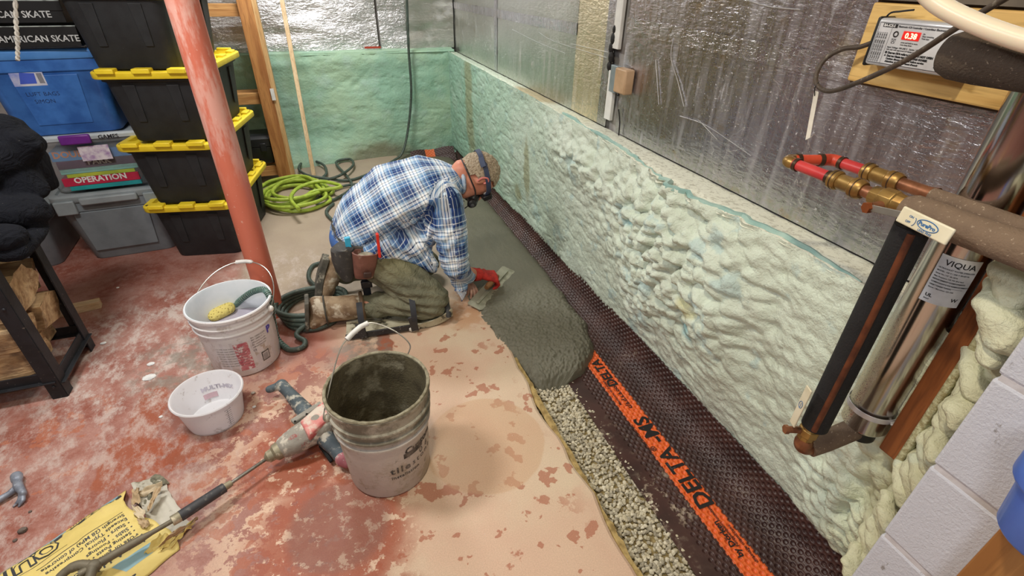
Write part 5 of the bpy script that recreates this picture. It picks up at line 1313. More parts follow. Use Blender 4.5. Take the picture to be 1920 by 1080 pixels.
obj('paddle_blade', MB().tube([e, e+V((-.035, .012, .006)), e+V((-.070, .0, .0)), e+V((-.10, -.05, -.02)), e+V((-.11, -.10, -.04))], [.014, .013, .011, .010, .010], 12, smooth=5), mPad, pa_)
obj('paddle_blade', MB().tube([e, e+V((-.0, -.035, .0)), e+V((-.02, -.075, -.02)), e+V((-.07, -.11, -.04))], [.014, .012, .010, .010], 12, smooth=5), mPad, pa_)
# handles
h0 = FZ(575, 775, .07); h1 = FZ(541, 735, .065); h2 = FZ(528, 722, .06); h3 = FZ(505, 730, .052)
m = MB(); hull(m, [(h0, .032), (h1, .022)]); hull(m, [(h1, .022), (h2, .024)]); hull(m, [(h2, .018), (h3, .015)])
link('grip', remesh(m, .004, 3), mHand, dt)
g0 = FZ(605, 815, .070); g1 = FZ(630, 845, .045); g2 = FZ(644, 860, .035)
m = MB(); hull(m, [(g0, .034), (g1, .023)]); hull(m, [(g1, .024), (g2, .026)])
gr = link('grip', remesh(m, .004, 3), mHand, dt)
m = MB(); hull(m, [(FZ(642, 861, .040), .025), (FZ(650, 868, .034), .018)])
link('grip_end', remesh(m, .004, 2), M('red_dusty_rubber', (186, 120, 124), .7, c2=(150, 80, 88), dust=(206, 196, 186), dscale=30, dth=(.5, .6)), gr)
obj('trigger', MB().bar(FZ(600, 835, .04), FZ(622, 866, .018), .012, .012), mHole, gr, bevel=.003)
# ---- cement bag
Ab = V((-.781, 1.369, 0)); Bb = V((-.600, 1.085, 0))       # open end corners
wd = (Bb-Ab); W_ = wd.length; wn = wd.normalized(); ln = V((-.797, -.604, 0)).normalized()
def bagpt(u, v, off=0):
    """u along the bag from the open end (m), v across 0..1"""
    p = Ab+wn*(v*W_)+ln*u
    e = min(v, 1-v)*W_
    h = .048*(1-math.exp(-max(e, 0)/.035))*(.65+.35*min(1, u/.15))
    h += .008*(mnoise.noise(V((u*7, v*3, 0))))*min(1, e/.04) + .005*mnoise.noise(V((u*18, v*7, 3)))*min(1, e/.03)
    h += .006*(abs(mnoise.noise(V((u*11+v*4, v*6-u*5, 9))))-.3)*min(1, e/.04)
    jag = .006*mnoise.noise(V((u*20, 0 if v < .5 else 5, 1)))*(abs(v-.5)*2)**3
    return p+wn*jag+V((0, 0, max(.002, h)+off))
nu, nv = 90, 50
P = np.zeros((nu, nv, 3))
for i in range(nu):
    for j in range(nv):
        v = j/(nv-1); u0 = .012+.022*math.sin(v*5.5)*min(1, 6*v)+.012*mnoise.noise(V((v*9, 2, 2)))
        P[i, j] = bagpt(u0+(.62-u0)*i/(nu-1), v)
g = G('yellow_paper'); n_ = g.noise(7, 5)
c = g.mix(n_, lin((226, 206, 128)), lin((212, 188, 106))); c = g.mix(g.mul(g.step(g.noise(14, 7, .7), .56, .68), .45), c, lin((206, 178, 120)))
g.set(col=c, rough=.6, normal=g.bump(g.noise(14, 5, .6), .5, .008)); mYP = g.m
bag = thing('cement_bag', 'torn yellow paper concrete mix bag lying under the mixing paddle', 'bag', tuple(Ab+ln*.3+wn*.15))
top_ = link('paper_sack', npgrid_mesh('paper_sack', P), mYP, bag)
so = top_.modifiers.new('s', 'SOLIDIFY'); so.thickness = .0015; so.offset = -1
# open mouth: dusty grey inner sheet, torn brown plies
mPly = M('brown_kraft_ply', (188, 164, 130), .8, c2=(160, 136, 104), scale=12, bump=.4); mIn = M('dusty_inner_paper', (196, 192, 180), .85, c2=(170, 164, 148), scale=9, dust=(126, 120, 100), dscale=26, dth=(.6, .7), bump=.4)
P = np.zeros((24, 30, 3))
c0, c1, c2_, c3 = FZ(249, 912, .012), FZ(300, 893, .010), FZ(356, 985, .012), FZ(296, 1018, .03)
for i in range(24):
    for j in range(30):
        a = i/23; b_ = j/29
        p = (c0.lerp(c1, a)).lerp(c3.lerp(c2_, a), b_); p.z = .008+.020*(1-a)+.006*mnoise.noise(V((a*5, b_*5, 0)))
        p += V((.006*mnoise.noise(V((b_*8, 3, 3))), 0, 0))*(a > .9); P[i, j] = p
link('inner_sheet', npgrid_mesh('inner_sheet', P), mIn, bag)
def crumple(nm, pix, zs, mat, seed, par=bag, th=.0015):
    P = np.zeros((12, 12, 3)); q = [FZ(u, v, zz) for (u, v), zz in zip(pix, zs)]
    for i in range(12):
        for j in range(12):
            a = i/11; b_ = j/11; p = (q[0].lerp(q[1], a)).lerp(q[3].lerp(q[2], a), b_)
            P[i, j] = p+V((.004*mnoise.noise(V((a*4, b_*4, seed+9))), .004*mnoise.noise(V((a*4, b_*4, seed+5))), .014*mnoise.noise(V((a*3.1, b_*3.3, seed)))+.006*abs(math.sin(a*6+b_*3+seed))))
    P[:, :, 2] = np.maximum(P[:, :, 2], .004)
    return link(nm, npgrid_mesh(nm, P), mat, par)
crumple('torn_ply', [(250, 918), (262, 915), (262, 945), (246, 948)], [.02, .05, .04, .03], mPly, 1)
crumple('torn_ply', [(258, 922), (306, 903), (302, 918), (262, 934)], [.04, .045, .03, .03], M('pale_ply', (206, 190, 162), .8, c2=(176, 156, 124)), 2)
crumple('torn_ply', [(292, 920), (304, 912), (284, 955), (276, 958)], [.045, .05, .05, .04], mPly, 3)
crumple('torn_ply', [(248, 948), (275, 958), (270, 975), (252, 968)], [.03, .05, .05, .04], M('pale_ply', (206, 190, 162), .8), 4)
crumple('torn_ply', [(258, 975), (282, 975), (276, 992), (264, 990)], [.05, .05, .04, .04], mPly, 5)
crumple('leftover_mix', [(262, 930), (290, 925), (284, 955), (262, 950)], [.015, .015, .02, .02], M('grey_powder', (136, 132, 112), .95, c2=(100, 98, 84), scale=60, bump=.9), 6)
crumple('leftover_mix', [(262, 905), (300, 890), (318, 905), (290, 915)], [.01, .008, .008, .02], M('grey_powder', (136, 132, 112), .95), 7)
crumple('torn_edge', [(292, 1030), (312, 1012), (372, 970), (366, 985)], [.03, .05, .02, .01], mPly, 8)
crumple('torn_flap', [(300, 1000), (330, 1008), (300, 1042), (270, 1040)], [.05, .03, .01, .03], mYP, 9)
crumple('torn_flap', [(318, 1012), (372, 968), (358, 990), (322, 1030)], [.025, .02, .012, .01], mYP, 10)
# printed bag art, wrapped on the paper
mBkI = M('bag_ink', (60, 62, 66), .6); mBlu = M('bag_blue', (150, 184, 190), .6, c2=(130, 166, 176)); mOr = M('bag_orange', (232, 160, 60), .6)
def onbag(u0, v0, off=.0022):
    # letters face up; baseline runs from the open end towards the lens side with tops to the left edge reversed
    def f(a, b_): return bagpt(u0-a, v0-b_/W_, off) 
    return f
def onbagR(u0, v0, off=.0022):
    def f(a, b_): return bagpt(u0-b_, v0+a/W_, off)
    return f
def onbagM(u0, v0, off=.0022):
    def f(a, b_): return bagpt(u0+a, v0+b_/W_, off)
    return f
def bagstrip(u0, u1, v0, v1, mat, nm, off=.0014, n=30, skew=0):
    P = np.zeros((n, 13, 3))
    for i in range(n):
        for j in range(13): P[i, j] = bagpt(u0+(u1-u0)*i/(n-1)+skew*j/12, v0+(v1-v0)*j/12, off)
    return link(nm, npgrid_mesh(nm, P), mat, bag)
bagstrip(.03, .60, .065, .115, mBkI, 'printed_band', .0016); bagstrip(.03, .09, .02, .085, mBlu, 'printed_band', .0026, skew=.01); bagstrip(.09, .175, .02, .085, mYP, 'printed_band', .0026)
for k in range(9): bagstrip(.105+.007*k, .1075+.007*k, .03, .075, mBkI, 'printed_tick', .0034, 3)
bagstrip(.175, .60, .015, .075, mBlu, 'printed_band', .0022)
bagstrip(.185, .60, .272, .278, mBkI, 'printed_line', .0020)
lettering('QUIKRETE', .064, onbagM(.20, .11, .0030), mBkI, bag, .0050, sub=True)
lettering('QUIKRETE', .064, onbagM(.20, .11, .0040), mYP, bag, .0010, sub=True)
lettering('Just Add Water', .030, onbagM(.045, .70, .0022), mBkI, bag, .0006, sub=True)
for k, tx in enumerate(('\u2022 Use for general concrete', '\u2022 Setting Posts \u2022 Patios', '\u2022 Slabs \u2022 Footings', '\u2022 Stairs \u2022 Floors', 'Exceeds Typical Compressive', 'Strength (28 MPa) of concrete')):
    lettering(tx, .0165, onbagM(.050, .635-.055*k, .0022), mBkI, bag, .0003, sub=True)
for vv in (.69, .66, .33): bagstrip(.05, .26, vv, vv+.006, mBkI, 'printed_line', .0022)
bagstrip(.04, .135, .80, .90, mBlu, 'printed_patch', .0022, skew=-.02); bagstrip(.125, .18, .70, .80, mOr, 'printed_patch', .0012)
bagstrip(.10, .60, .945, .985, mBkI, 'printed_band', .0018)
for k in range(6): bagstrip(.27+.018*k, .272+.018*k, .42, .70, mBkI, 'sketch_line', .0022, 3, skew=.03)
for k in range(3): bagstrip(.25, .40, .45+.08*k, .456+.08*k, mBkI, 'sketch_line', .0022, 20)
# ---- hammer
mHam = M('scratched_hammer_steel', (150, 156, 168), .5, .35, c2=(112, 118, 132), scale=30, dust=(186, 190, 200), dscale=60)
hm = thing('claw_hammer', 'dusty grey steel claw hammer lying on the floor at the left frame edge', 'hammer', (-1.13, 1.50, 0))
m = MB(); a = FZ(31, 893, .020); b_ = FZ(34, 912, .024); c_ = FZ(28, 935, .018); d_ = FZ(26, 948, .008)
hull(m, [(a, .0165), (a.lerp(b_, .35), .0155)]); hull(m, [(a.lerp(b_, .3), .011), (b_, .014)]); hull(m, [(b_, .014), (FZ(44, 925, .022), (.009, .009, .012))])
for s_ in (-1, 1): hull(m, [(FZ(42, 922, .020), .009), (FZ(40+s_*3, 938, .013), .007)]); hull(m, [(FZ(40+s_*3, 938, .013), .007), (FZ(30+s_*5, 950, .004), .003)])
link('head', remesh(m, .0025, 2), mHam, hm)
obj('handle', MB().tube([b_, FZ(18, 925, .018), FZ(0, 936, .016), FZ(-40, 955, .016), FZ(-90, 978, .016)], [.011, .009, .010, .013, .014], 14), mHam, hm)
# ---- offcut of lumber, crumbs
p = FZ(140, 584, 0); wp = wood('offcut_wood', (226, 206, 176), (200, 168, 124), 0, 7)
R = Matrix.Translation(p) @ Matrix.Rotation(math.radians(10), 4, 'Z')
single('wood_offcut', MB().box((-.16, -.03, .0), (.110, .015, .038), R), wp, 'short pale lumber offcut on the red floor right of the firewood rack', 'wood block', smooth=False, bevel=.002)
mPl = M('white_plaster', (222, 222, 220), .8, c2=(196, 196, 196), scale=30, bump=.5)
for (u, v, r, lb) in ((280, 708, .020, 'white plaster splat nearest the front of the grey smear, left of the pail'), (283, 683, .012, 'white plaster splat just above the largest one left of the pail'), (194, 644, .010, 'white plaster chip near the foot of the black firewood rack'), (221, 540, .006, 'tiny white plaster dab between the grey tote and the pail'), (302, 782, .006, 'small white crumb just left of the translucent tub')):
    p = FZ(u, v, 0); single('plaster_splat', MB().ico((p.x, p.y, .002), (r*1.2, r, .0035), 3, .18), mPl, lb, 'plaster crumb', 'white plaster crumbs on the floor')
mPb = M('dark_pebble', (104, 92, 84), .85, c2=(80, 70, 64), bump=.4)
for (u, v, r, lb, mm_) in ((44, 996, .010, 'dark stone between the hammer and the yellow bag', mPb), (29, 1014, .005, 'small dark crumb below the dark stone near the bag', mPb), (57, 960, .004, 'small brown crumb right below the hammer claw', mPb), (475, 738, .007, 'grey chip on the floor between the tub and the drill grip', M('grey_chip', (170, 160, 150), .8)), (477, 764, .006, 'pale sliver lying right of the translucent tub', mPl)):
    p = FZ(u, v, 0); single('pebble', MB().ico((p.x, p.y, r*.6), (r*1.2, r, r*.7), 2, .3), mm_, lb, 'pebble')
# ================================================================== PIPES AND FITTINGS ON THE RIGHT
wY = wood('wood_along_y', (226, 190, 120), (204, 162, 92), 1, 7); wZd = wood('brown_stud', (150, 88, 44), (112, 60, 26), 2, 8, .45); wZl = wood('pale_stud', (190, 150, 92), (150, 108, 58), 2, 8)
# mounting board
t = thing('mounting_board', 'pale pine board screwed to the foil wall behind the small controller', 'board', (1.16, .71, 1.235))
obj('board', MB().box((1.145, .545, 1.235), (1.172, .873, 1.390)), wY, t, smooth=False, bevel=.004)
obj('back_strip', MB().box((1.165, .545, 1.228), (1.20, .880, 1.405)), wood('dark_backing', (92, 70, 48), (60, 44, 30), 1, 8), t, smooth=False, bevel=.002)
obj('upper_rail', MB().box((1.150, .30, 1.395), (1.20, .885, 1.43)), M('rail_grey', (110, 100, 88), .7), t, smooth=False)
# controller
ct = thing('uv_controller', 'grey metal controller box with red 0.38 display on the pine board', 'controller', (1.12, .72, 1.27))
mAl = M('brushed_aluminium', (206, 208, 214), .35, .35, c2=(190, 192, 200)); mBlkPl = M('black_plastic', (24, 24, 26), .5)
X0 = 1.098; y0, y1, z0, z1 = .640, .812, 1.280, 1.366
obj('housing', MB().box((X0, y0, z0), (1.145, y1, z1)), mAl, ct, bevel=.006, bseg=3)
obj('end_cap', MB().box((X0+.002, y1-.002, z0-.004), (1.145, y1+.006, z1+.002)), mBlkPl, ct, bevel=.004)
obj('end_cap', MB().box((X0+.002, y0-.006, z0-.004), (1.145, y0+.002, z1+.002)), mBlkPl, ct, bevel=.004)
fp = lambda a, b_, d=.0008: (X0-d, y1-a, z0+b_)          # a from the left edge, b up, on the face
def face(a0, a1, b0, b1, mat, nm, d=.0006, par=None):
    return obj(nm, MB().add([fp(a0, b0, d), fp(a1, b0, d), fp(a1, b1, d), fp(a0, b1, d)], [(0, 1, 2, 3)]), mat, par or ct, smooth=False, fix=False)
lab = face(.006, .166, .006, .078, M('label_silver', (214, 216, 222), .45, .1), 'face_label', .0006)
mI = mBlkPl
for (a0, a1, b0, b1) in ((.006, .166, .0775, .0782), (.006, .166, .006, .0067), (.006, .0067, .006, .078), (.1653, .166, .006, .078), (.034, .0345, .006, .070)): face(a0, a1, b0, b1, mI, 'label_border', .0010, lab)
face(.014, .044, .0705, .0770, mI, 'title_pill', .0010, lab)
wF = M('label_white_ink', (236, 236, 238), .5)
def ft(s_, a, b_, sz, m_=mI, off=.0001, par=lab, d=.0013): return lettering(s_, sz, lambda x_, y_: fp(a+x_, b_+y_, d), m_, par, off)
ft('BA-ICE-S', .016, .0718, .0062, wF, .0002, d=.0016)
ft('Electronic ICE Controller / Contr\u00f4leur \u00c9lectronique ICE', .046, .0722, .0045, mI, .00015)
gL = G('led_red'); gL.set(col=(.35, .01, .01), emit=(1, .03, .02), estr=.55, rough=.3); gD = G('led_digit'); gD.set(col=(1, .8, .5), emit=(1, .62, .35), estr=1.6)
disp = obj('display', MB().box((X0-.0022, y1-.094, z0+.052), (X0, y1-.060, z0+.067)), gL.m, ct, bevel=.0008)
lettering('0.38', .0135, lambda x_, y_: (X0-.0026, y1-.066-x_, z0+.0548+y_), gD.m, disp, .0004)
for k in range(5): 
    lettering('UV lamp ballast  DO NOT OPEN  100-240 V', .0040, lambda x_, y_, k=k: fp(.011+.0045*k-y_, .008+x_*.72, .0013), mI, lab, .0001)
ft('Dis', .098, .064, .003); ft('Days remaining', .098, .060, .0035); ft('Total days', .098, .056, .0035); ft('press and hold to mute', .062, .046, .0035); ft('reset lamp timer', .062, .042, .0035)
ft('Input Voltage 100-240 V   Sortie / Output', .038, .0355, .0042, mI, .0001)
ft('Use only with approved UV lamps and cords', .038, .0315, .0038)
ft('Danger: High voltage inside  DO NOT OPEN', .044, .0255, .0048, mI, .0004); ft('Danger: Haute tension  NE PAS OUVRIR', .044, .0200, .0048, mI, .0004)
ft('Caution: disconnect power before service', .044, .0150, .0045, mI, .0003); ft("Attention: debrancher avant d'ouvrir", .044, .0100, .0045, mI, .0003)
for (a_, b_, r_) in ((.040, .0272, .0022), (.040, .0216, .0022)): obj('warning_mark', MB().tube([fp(a_, b_, .0012), fp(a_, b_, .0016)], r_, 12 if b_ > .025 else 3), mI, lab)
obj('recycle_mark', MB().tube([fp(.046+.0045*math.cos(q), .060+.0045*math.sin(q), .0012) for q in [6.2832*k/18 for k in range(19)]], .0011, 5), mI, lab)
obj('bin_mark', MB().tube([fp(.042, .052, .0012), fp(.049, .044, .0012)], .0003, 4).tube([fp(.049, .052, .0012), fp(.042, .044, .0012)], .0003, 4).tube([fp(.041, .0515, .0012), fp(.050, .0515, .0012), fp(.048, .0435, .0012), fp(.043, .0435, .0012), fp(.041, .0515, .0012)], .0003, 4), mI, lab)['kind'] = 'stuff'
ft('c UL us', .140, .020, .004); ft('C E', .140, .011, .006)
# cable + tag
mCab = M('grey_brown_cable', (78, 66, 56), .6, c2=(62, 52, 44), dust=(120, 112, 100), dscale=80)
cp = [FX(1900, -12, .95), FX(1800, 48, .97), FX(1700, 112, .99), FX(1600, 158, 1.03), FX(1555, 171, 1.05), FX(1533, 160, 1.06), FX(1531, 138, 1.07), FX(1548, 110, 1.085), FX(1580, 92, 1.10), FX(1612, 88, 1.115), V((1.12, .818, 1.322))]
single('lamp_cable', MB().tube(cp, .0050, 12, smooth=8), mCab, 'looping dark cable running from the controller up across its face', 'cable')
single('antenna_wire', MB().tube([V((1.13, .818, 1.30)), V((1.125, .822, 1.345)), V((1.12, .812, 1.372)), V((1.12, .79, 1.378)), V((1.12, .765, 1.382))], .0018, 8, smooth=5), mBlkPl, 'thin black wire bent along the upper left corner of the controller', 'wire')
ty = cp[5]; tz = FX(1513, 260, 1.05)
tg = thing('cable_tag', 'narrow white paper tag hanging from the looping dark cable', 'tag', tuple(ty))
obj('tag', MB().loft([[V((ty.x+dx, ty.y+.004+w_, ty.z-.012)), V((ty.x+dx, ty.y-.008+w_, ty.z-.012)), V((tz.x+dx, tz.y-.007, tz.z+.004)), V((tz.x+dx, tz.y+.003, tz.z-.004))] for dx, w_ in ((0, 0), (.0008, 0))]), M('tag_paper', (226, 222, 210), .7), tg, smooth=False)
obj('tie', MB().tube([ty+V((0, .0, .006)), ty+V((-.006, .0, -.004)), ty+V((-.001, -.002, -.022))], .0012, 6, smooth=3), mBlkPl, tg)
# studs
st1 = thing('wall_stud', 'brown wooden upright left of the steel cylinder, under the pine board end', 'stud', (1.17, .535, .82))
obj('stud', MB().box((1.135, .513, .82), (1.205, .558, 1.44)), wZd, st1, smooth=False, bevel=.003)
obj('edge_face', MB().box((1.128, .508, .815), (1.140, .534, 1.44)), wZl, st1, smooth=False, bevel=.002)
st2 = single('wall_stud', MB().box((1.050, .372, .540), (1.20, .414, 1.9)), wZd, 'long reddish brown stud right of the steel cylinder, beside the foam lobes', 'stud', smooth=False, bevel=.004)
obj('overspray_edge', MB().box((1.046, .362, .530), (1.075, .376, 1.9)), M('overspray', (196, 196, 160), .9, c2=(150, 140, 100), scale=120, bump=.9, bscale=200), st2, world=True, bevel=.003)
# steel UV chamber
g = G('polished_steel'); x, y, z = g.xyz(); n_ = g.noise(60, 3, .5, g.map(None, (1, 1, .02)))
osp = g.mul(g.step(z, .33, .22), g.step(g.noise(420, 4, .7), .38, .52), g.step(g.math('ADD', y, g.math('MULTIPLY', g.noise(30, 3), .02)), .006, .030))
c = g.mix(n_, lin((206, 200, 196)), lin((178, 172, 168))); c = g.mix(osp, c, lin((206, 204, 170)))
g.set(col=c, metal=g.math('SUBTRACT', 1, osp), rough=g.math('MULTIPLY_ADD', osp, .6, .16), normal=g.bump(n_, .05, .002)); mStl = g.m
cx, cy = 1.066, .470; CR = .047
uv = thing('uv_steriliser', 'shiny vertical stainless steel water steriliser tube with a white label', 'water steriliser', (cx, cy, .57))
obj('chamber', MB().lathe([(.030, .548), (.040, .552), (CR, .562), (CR, 1.62), (.03, 1.63)], 56, (cx, cy, 0), c0=True, c1=True), mStl, uv)
wl = M('white_label', (220, 222, 226), .5)
def oncyl(a0, z0_, off=.0006):
    return lambda a, b_: (cx+(CR+off)*math.cos(a0+a/CR), cy+(CR+off)*math.sin(a0+a/CR), z0_+b_)
lz0 = .915; lb2 = obj('label', MB().add([oncyl(math.radians(178), lz0)(a, b_) for b_ in (0, .098) for a in np.linspace(0, .062, 12)], [(i, i+1, i+13, i+12) for i in range(11)]), wl, uv, fix=False)
ft2 = lambda s_, a, b_, sz, off=.0001: lettering(s_, sz, lambda x_, y_: oncyl(math.radians(178)+a/CR, lz0+b_, .0010)(x_, y_), mI, lb2, off)
ft2('VIQUA', .010, .080, .0150, .0002)
for k, tx in enumerate(('ULTRAVIOLET WATER STERILIZER', 'MODEL: 100 V / 240 V 50-60 Hz', 'Serial No / N\u00b0 de s\u00e9rie', 'Max Pressure 125 PSI (8.6 bar)', 'REPLACEMENT COMPONENTS', 'COMPOSANTS DE REMPLACEMENT', 'Lamp / Lampe: S330RL', 'Sleeve / Manchon: QS-330')): ft2(tx, .004, .072-.006*k, .0036)
ft2('UL', .006, .012, .009, .0003); ft2('listed', .006, .006, .004); ft2('W', .045, .012, .010, .0003)
for k in range(3): obj('label_line', MB().tube([oncyl(math.radians(178)+.004/CR, lz0+.050-.006*k, .0010)(a, 0) for a in np.linspace(0, .05, 8)], .00025, 4), mI, lb2)
cl = ellring((cx, cy, .612), (0, 0, 1), CR+.002, CR+.002, .007, .0015, M('white_strap_metal', (206, 204, 206), .4, .4), 'strap_clamp', par=uv)
obj('strap_tab', MB().bar((cx-.01, cy-CR-.002, .612), (cx+.02, cy-CR-.040, .612), .016, .004), M('white_strap_metal', (206, 204, 206), .4), cl, bevel=.001)
obj('strap_screw', MB().ico((cx-.004, cy-CR-.022, .612), (.006, .005, .006), 2), M('rusty_screw', (170, 70, 40), .5, .3), cl)
obj('bottom_cap', MB().lathe([(.026, .520), (.034, .525), (.034, .552)], 36, (cx, cy, 0), c0=True, c1=True), mBlkPl, uv)
# black insulated riser with a slit showing copper
mIns = M('black_pipe_foam', (26, 26, 29), .8, c2=(18, 18, 20), bump=.5, bscale=220, dust=(160, 158, 152), dscale=150, dth=(.70, .74)); mInsB = M('dusty_brown_foam', (122, 102, 84), .85, c2=(98, 80, 66), bump=.6, bscale=240, dust=(168, 150, 130), dscale=160, dth=(.60, .68))
mInsD = M('dark_brown_foam', (78, 66, 56), .9, c2=(50, 44, 40), scale=8, bump=.9, bscale=260, dust=(140, 128, 112), dscale=180, dth=(.62, .68))
mCu = M('copper', (158, 106, 76), .42, .6, c2=(116, 74, 50), scale=30, dust=(130, 108, 84), dscale=40); mBrass = M('aged_brass', (168, 136, 78), .38, .65, c2=(130, 96, 52), scale=20, dust=(110, 96, 66), dscale=30)
rx, ry = .92, .486
rs = thing('insulated_riser', 'black foam insulated vertical copper pipe standing left of the steel cylinder', 'pipe', (rx, ry, .55))
obj('foam_sleeve', MB().tube([(rx, ry, .585), (rx, ry, 1.075)], .0275, 32), mIns, rs)
obj('copper_pipe', MB().tube([(rx, ry, .55), (rx, ry, 1.09)], .012, 18), mCu, rs)
an = math.atan2(-ry, -rx)+.12
obj('sleeve_slit', MB().tube([(rx+0.0240*math.cos(an), ry+0.0240*math.sin(an), .59), (rx+0.0240*math.cos(an+.1), ry+0.0240*math.sin(an+.1), .85), (rx+0.0240*math.cos(an), ry+0.0240*math.sin(an), 1.07)], .0068, 10, smooth=4), M('rust_brown_copper', (118, 66, 40), .5, .3, c2=(84, 46, 30), scale=30), rs)
# second narrow black pipe behind it
single('black_pipe', MB().tube([(rx+.030, ry+.036, .66), (rx+.030, ry+.036, 1.10)], .0105, 18), mIns, 'narrow black pipe close behind and left of the thick black insulated riser', 'pipe')
# bottom brass valve with small white lever
mLever = M('cream_lever', (226, 220, 196), .4, c2=(212, 204, 176)); mBlueInk = M('blue_ink', (50, 110, 170), .5)
bv = thing('drain_valve', 'brass valve with short cream lever at the foot of the black riser', 'valve', (rx-.01, ry+.01, .52))
obj('body', MB().tube([(rx-.004, ry+.004, .590), (rx-.004, ry+.004, .575), (rx-.004, ry+.004, .574), (rx-.004, ry+.004, .555), (rx-.004, ry+.004, .554), (rx-.004, ry+.004, .535)], [.0185, .0185, .022, .022, .018, .018], 8), mBrass, bv, bevel=.0015)
obj('elbow', MB().tube([(rx-.004, ry+.004, .54), (rx-.004, ry+.002, .522), (rx+.010, ry, .512), (rx+.03, ry-.004, .512)], [.018, .020, .020, .018], 16, smooth=4), mCu, bv)
obj('stem', MB().tube([(rx-.02, ry+.012, .565), (rx-.048, ry+.024, .565)], .008, 12), mCu, bv)
obj('stem_nut', MB().tube([(rx-.046, ry+.023, .565), (rx-.054, ry+.026, .565)], .0105, 6), mCu, bv)
l0 = V((rx-.045, ry+.020, .58)); l1 = FX(1518, 728, .868)
lv = obj('lever', MB().bar(l0+V((0, 0, .004)), l1, .020, .004, up=(-.9, .3, 0)), mLever, bv, bevel=.0018, bseg=3)
cc = l0.lerp(l1, .58)
lvx = (l1-l0).normalized(); lvs = lvx.cross(V((-.9, .3, 0)).normalized()).normalized(); 
nrm = lvx.cross(lvs).normalized(); nrm = nrm if nrm.x < 0 else -nrm
obj('lever_mark', MB().tube([cc+nrm*.0024+lvx*(.0095*math.cos(q))+lvs*(.0055*math.sin(q)) for q in [6.2832*k/20 for k in range(21)]], .0006, 5), mBlueInk, lv)
lettering('PurePro', .0042, lambda a, b_: cc+nrm*.0026+lvx*(a-.008)+lvs*(-b_+.0015), mBlueInk, lv, .0001)
# brown foam pipe from the valve to the cylinder foot
single('insulated_pipe', MB().tube([(rx+.012, ry-.002, .512), (rx+.05, ry-.008, .522), (cx-.01, cy, .545)], .024, 28), mInsB, 'dusty brown foam insulated pipe joining the lower brass valve to the steel cylinder foot', 'pipe')
# ---- PEX loop, couplings, lever valve, insulated run
mPex = M('red_pex', (200, 66, 66), .35, c2=(180, 50, 54)); mClampRing = M('dark_clamp_ring', (84, 66, 52), .4, .6)
zf = 1.100
lp_ = thing('pex_loop', 'red plastic pipe loop with black crimp rings and brass elbow on the foil wall side', 'pipe', (.92, .70, zf))
obj('elbow', MB().tube([(.92, .752, zf), (.92, .766, zf), (.930, .773, zf), (.945, .772, zf)], [.0115, .0125, .0125, .0115], 16, smooth=4), mBrass, lp_)
obj('red_pipe', MB().tube([(.92, .752, zf), (.92, .658, zf)], .0112, 22), mPex, lp_)
obj('red_pipe', MB().tube([(.940, .772, zf), (1.00, .752, zf)], .0112, 22), M('orange_pex', (214, 84, 56), .35, c2=(196, 70, 46)), lp_)
obj('elbow', MB().tube([(1.00, .752, zf), (1.016, .750, zf), (1.024, .740, zf), (1.024, .722, zf)], .0125, 16, smooth=4), M('red_fitting', (206, 76, 54), .4), lp_)
obj('red_pipe', MB().tube([(1.024, .735, zf), (1.026, .672, zf)], .0112, 22), mPex, lp_)
for p, q in (((.92, .748, zf), (.92, .740, zf)), ((.945, .770, zf), (.952, .768, zf)), ((.992, .755, zf), (1.000, .752, zf)), ((1.024, .728, zf), (1.024, .720, zf)), ((.92, .668, zf), (.92, .660, zf))): obj('crimp_ring', MB().tube([p, q], .0135, 22), mClampRing, lp_)
def coupling(x_, ya, yb_, nm, lb):
    c_ = thing(nm, lb, 'pipe fitting', (x_, (ya+yb_)/2, zf)); L_ = ya-yb_
    P_ = lambda f: (x_, ya-L_*f, zf)
    obj('nut', MB().tube([P_(0), P_(.05), P_(.22), P_(.26)], [.015, .0185, .0185, .016], 28), mBrass, c_)
    obj('body', MB().tube([P_(.26), P_(.30), P_(.62), P_(.66)], [.0140, .0150, .0150, .016], 24), mBrass, c_)
    obj('nut', MB().tube([P_(.66), P_(.70), P_(.92), P_(1.0)], [.016, .0188, .0188, .0150], 28), mBrass, c_)
    for f in (.12, .80): obj('groove_ring', MB().tube([P_(f), P_(f+.03)], .0192, 28), mClampRing, c_)
coupling(.92, .660, .590, 'brass_coupling', 'brass push coupling on the front red pipe, nearer the lens')
coupling(1.026, .674, .596, 'brass_coupling', 'brass push coupling on the rear red pipe, nearer the foil')
fv = thing('ball_valve', 'brass ball valve with long cream lever marked ON and OFF', 'valve', (.92, .54, zf))
obj('copper_stub', MB().tube([(.92, .592, zf), (.92, .565, zf)], .0115, 20), mCu, fv)
obj('body', MB().tube([(.92, .572, zf), (.92, .556, zf), (.92, .553, zf), (.92, .530, zf), (.92, .527, zf), (.92, .505, zf), (.92, .50, zf)], [.017, .017, .0205, .0215, .0185, .0185, .016], 10), mBrass, fv, bevel=.001)
obj('stem', MB().tube([(.905, .538, zf-.006), (.886, .545, zf-.010)], .009, 14), mCu, fv)
obj('stem_nut', MB().tube([(.884, .546, zf-.010), (.876, .548, zf-.011)], .0100, 6), M('rust_nut', (166, 92, 50), .4, .5), fv)
L0 = FX(1688, 400, .874); L1 = FX(1783, 446, .862)
lv = obj('lever', MB().bar(L0, L1, .027, .005, up=(-1, 0, .15)), mLever, fv, bevel=.0024, bseg=3)
obj('lever_neck', MB().bar((.882, .545, zf-.010), L0+(L1-L0)*.1, .012, .003, up=(-1, 0, .15)), M('steel_neck', (150, 146, 138), .4, .6), fv, bevel=.001)
dv = (L1-L0).normalized(); nv_ = V((-1, 0, .15)).normalized(); up_ = dv.cross(nv_).normalized(); up_ = up_ if up_.z > 0 else -up_
nv_ = up_.cross(dv); nv_ = nv_ if nv_.x < 0 else -nv_
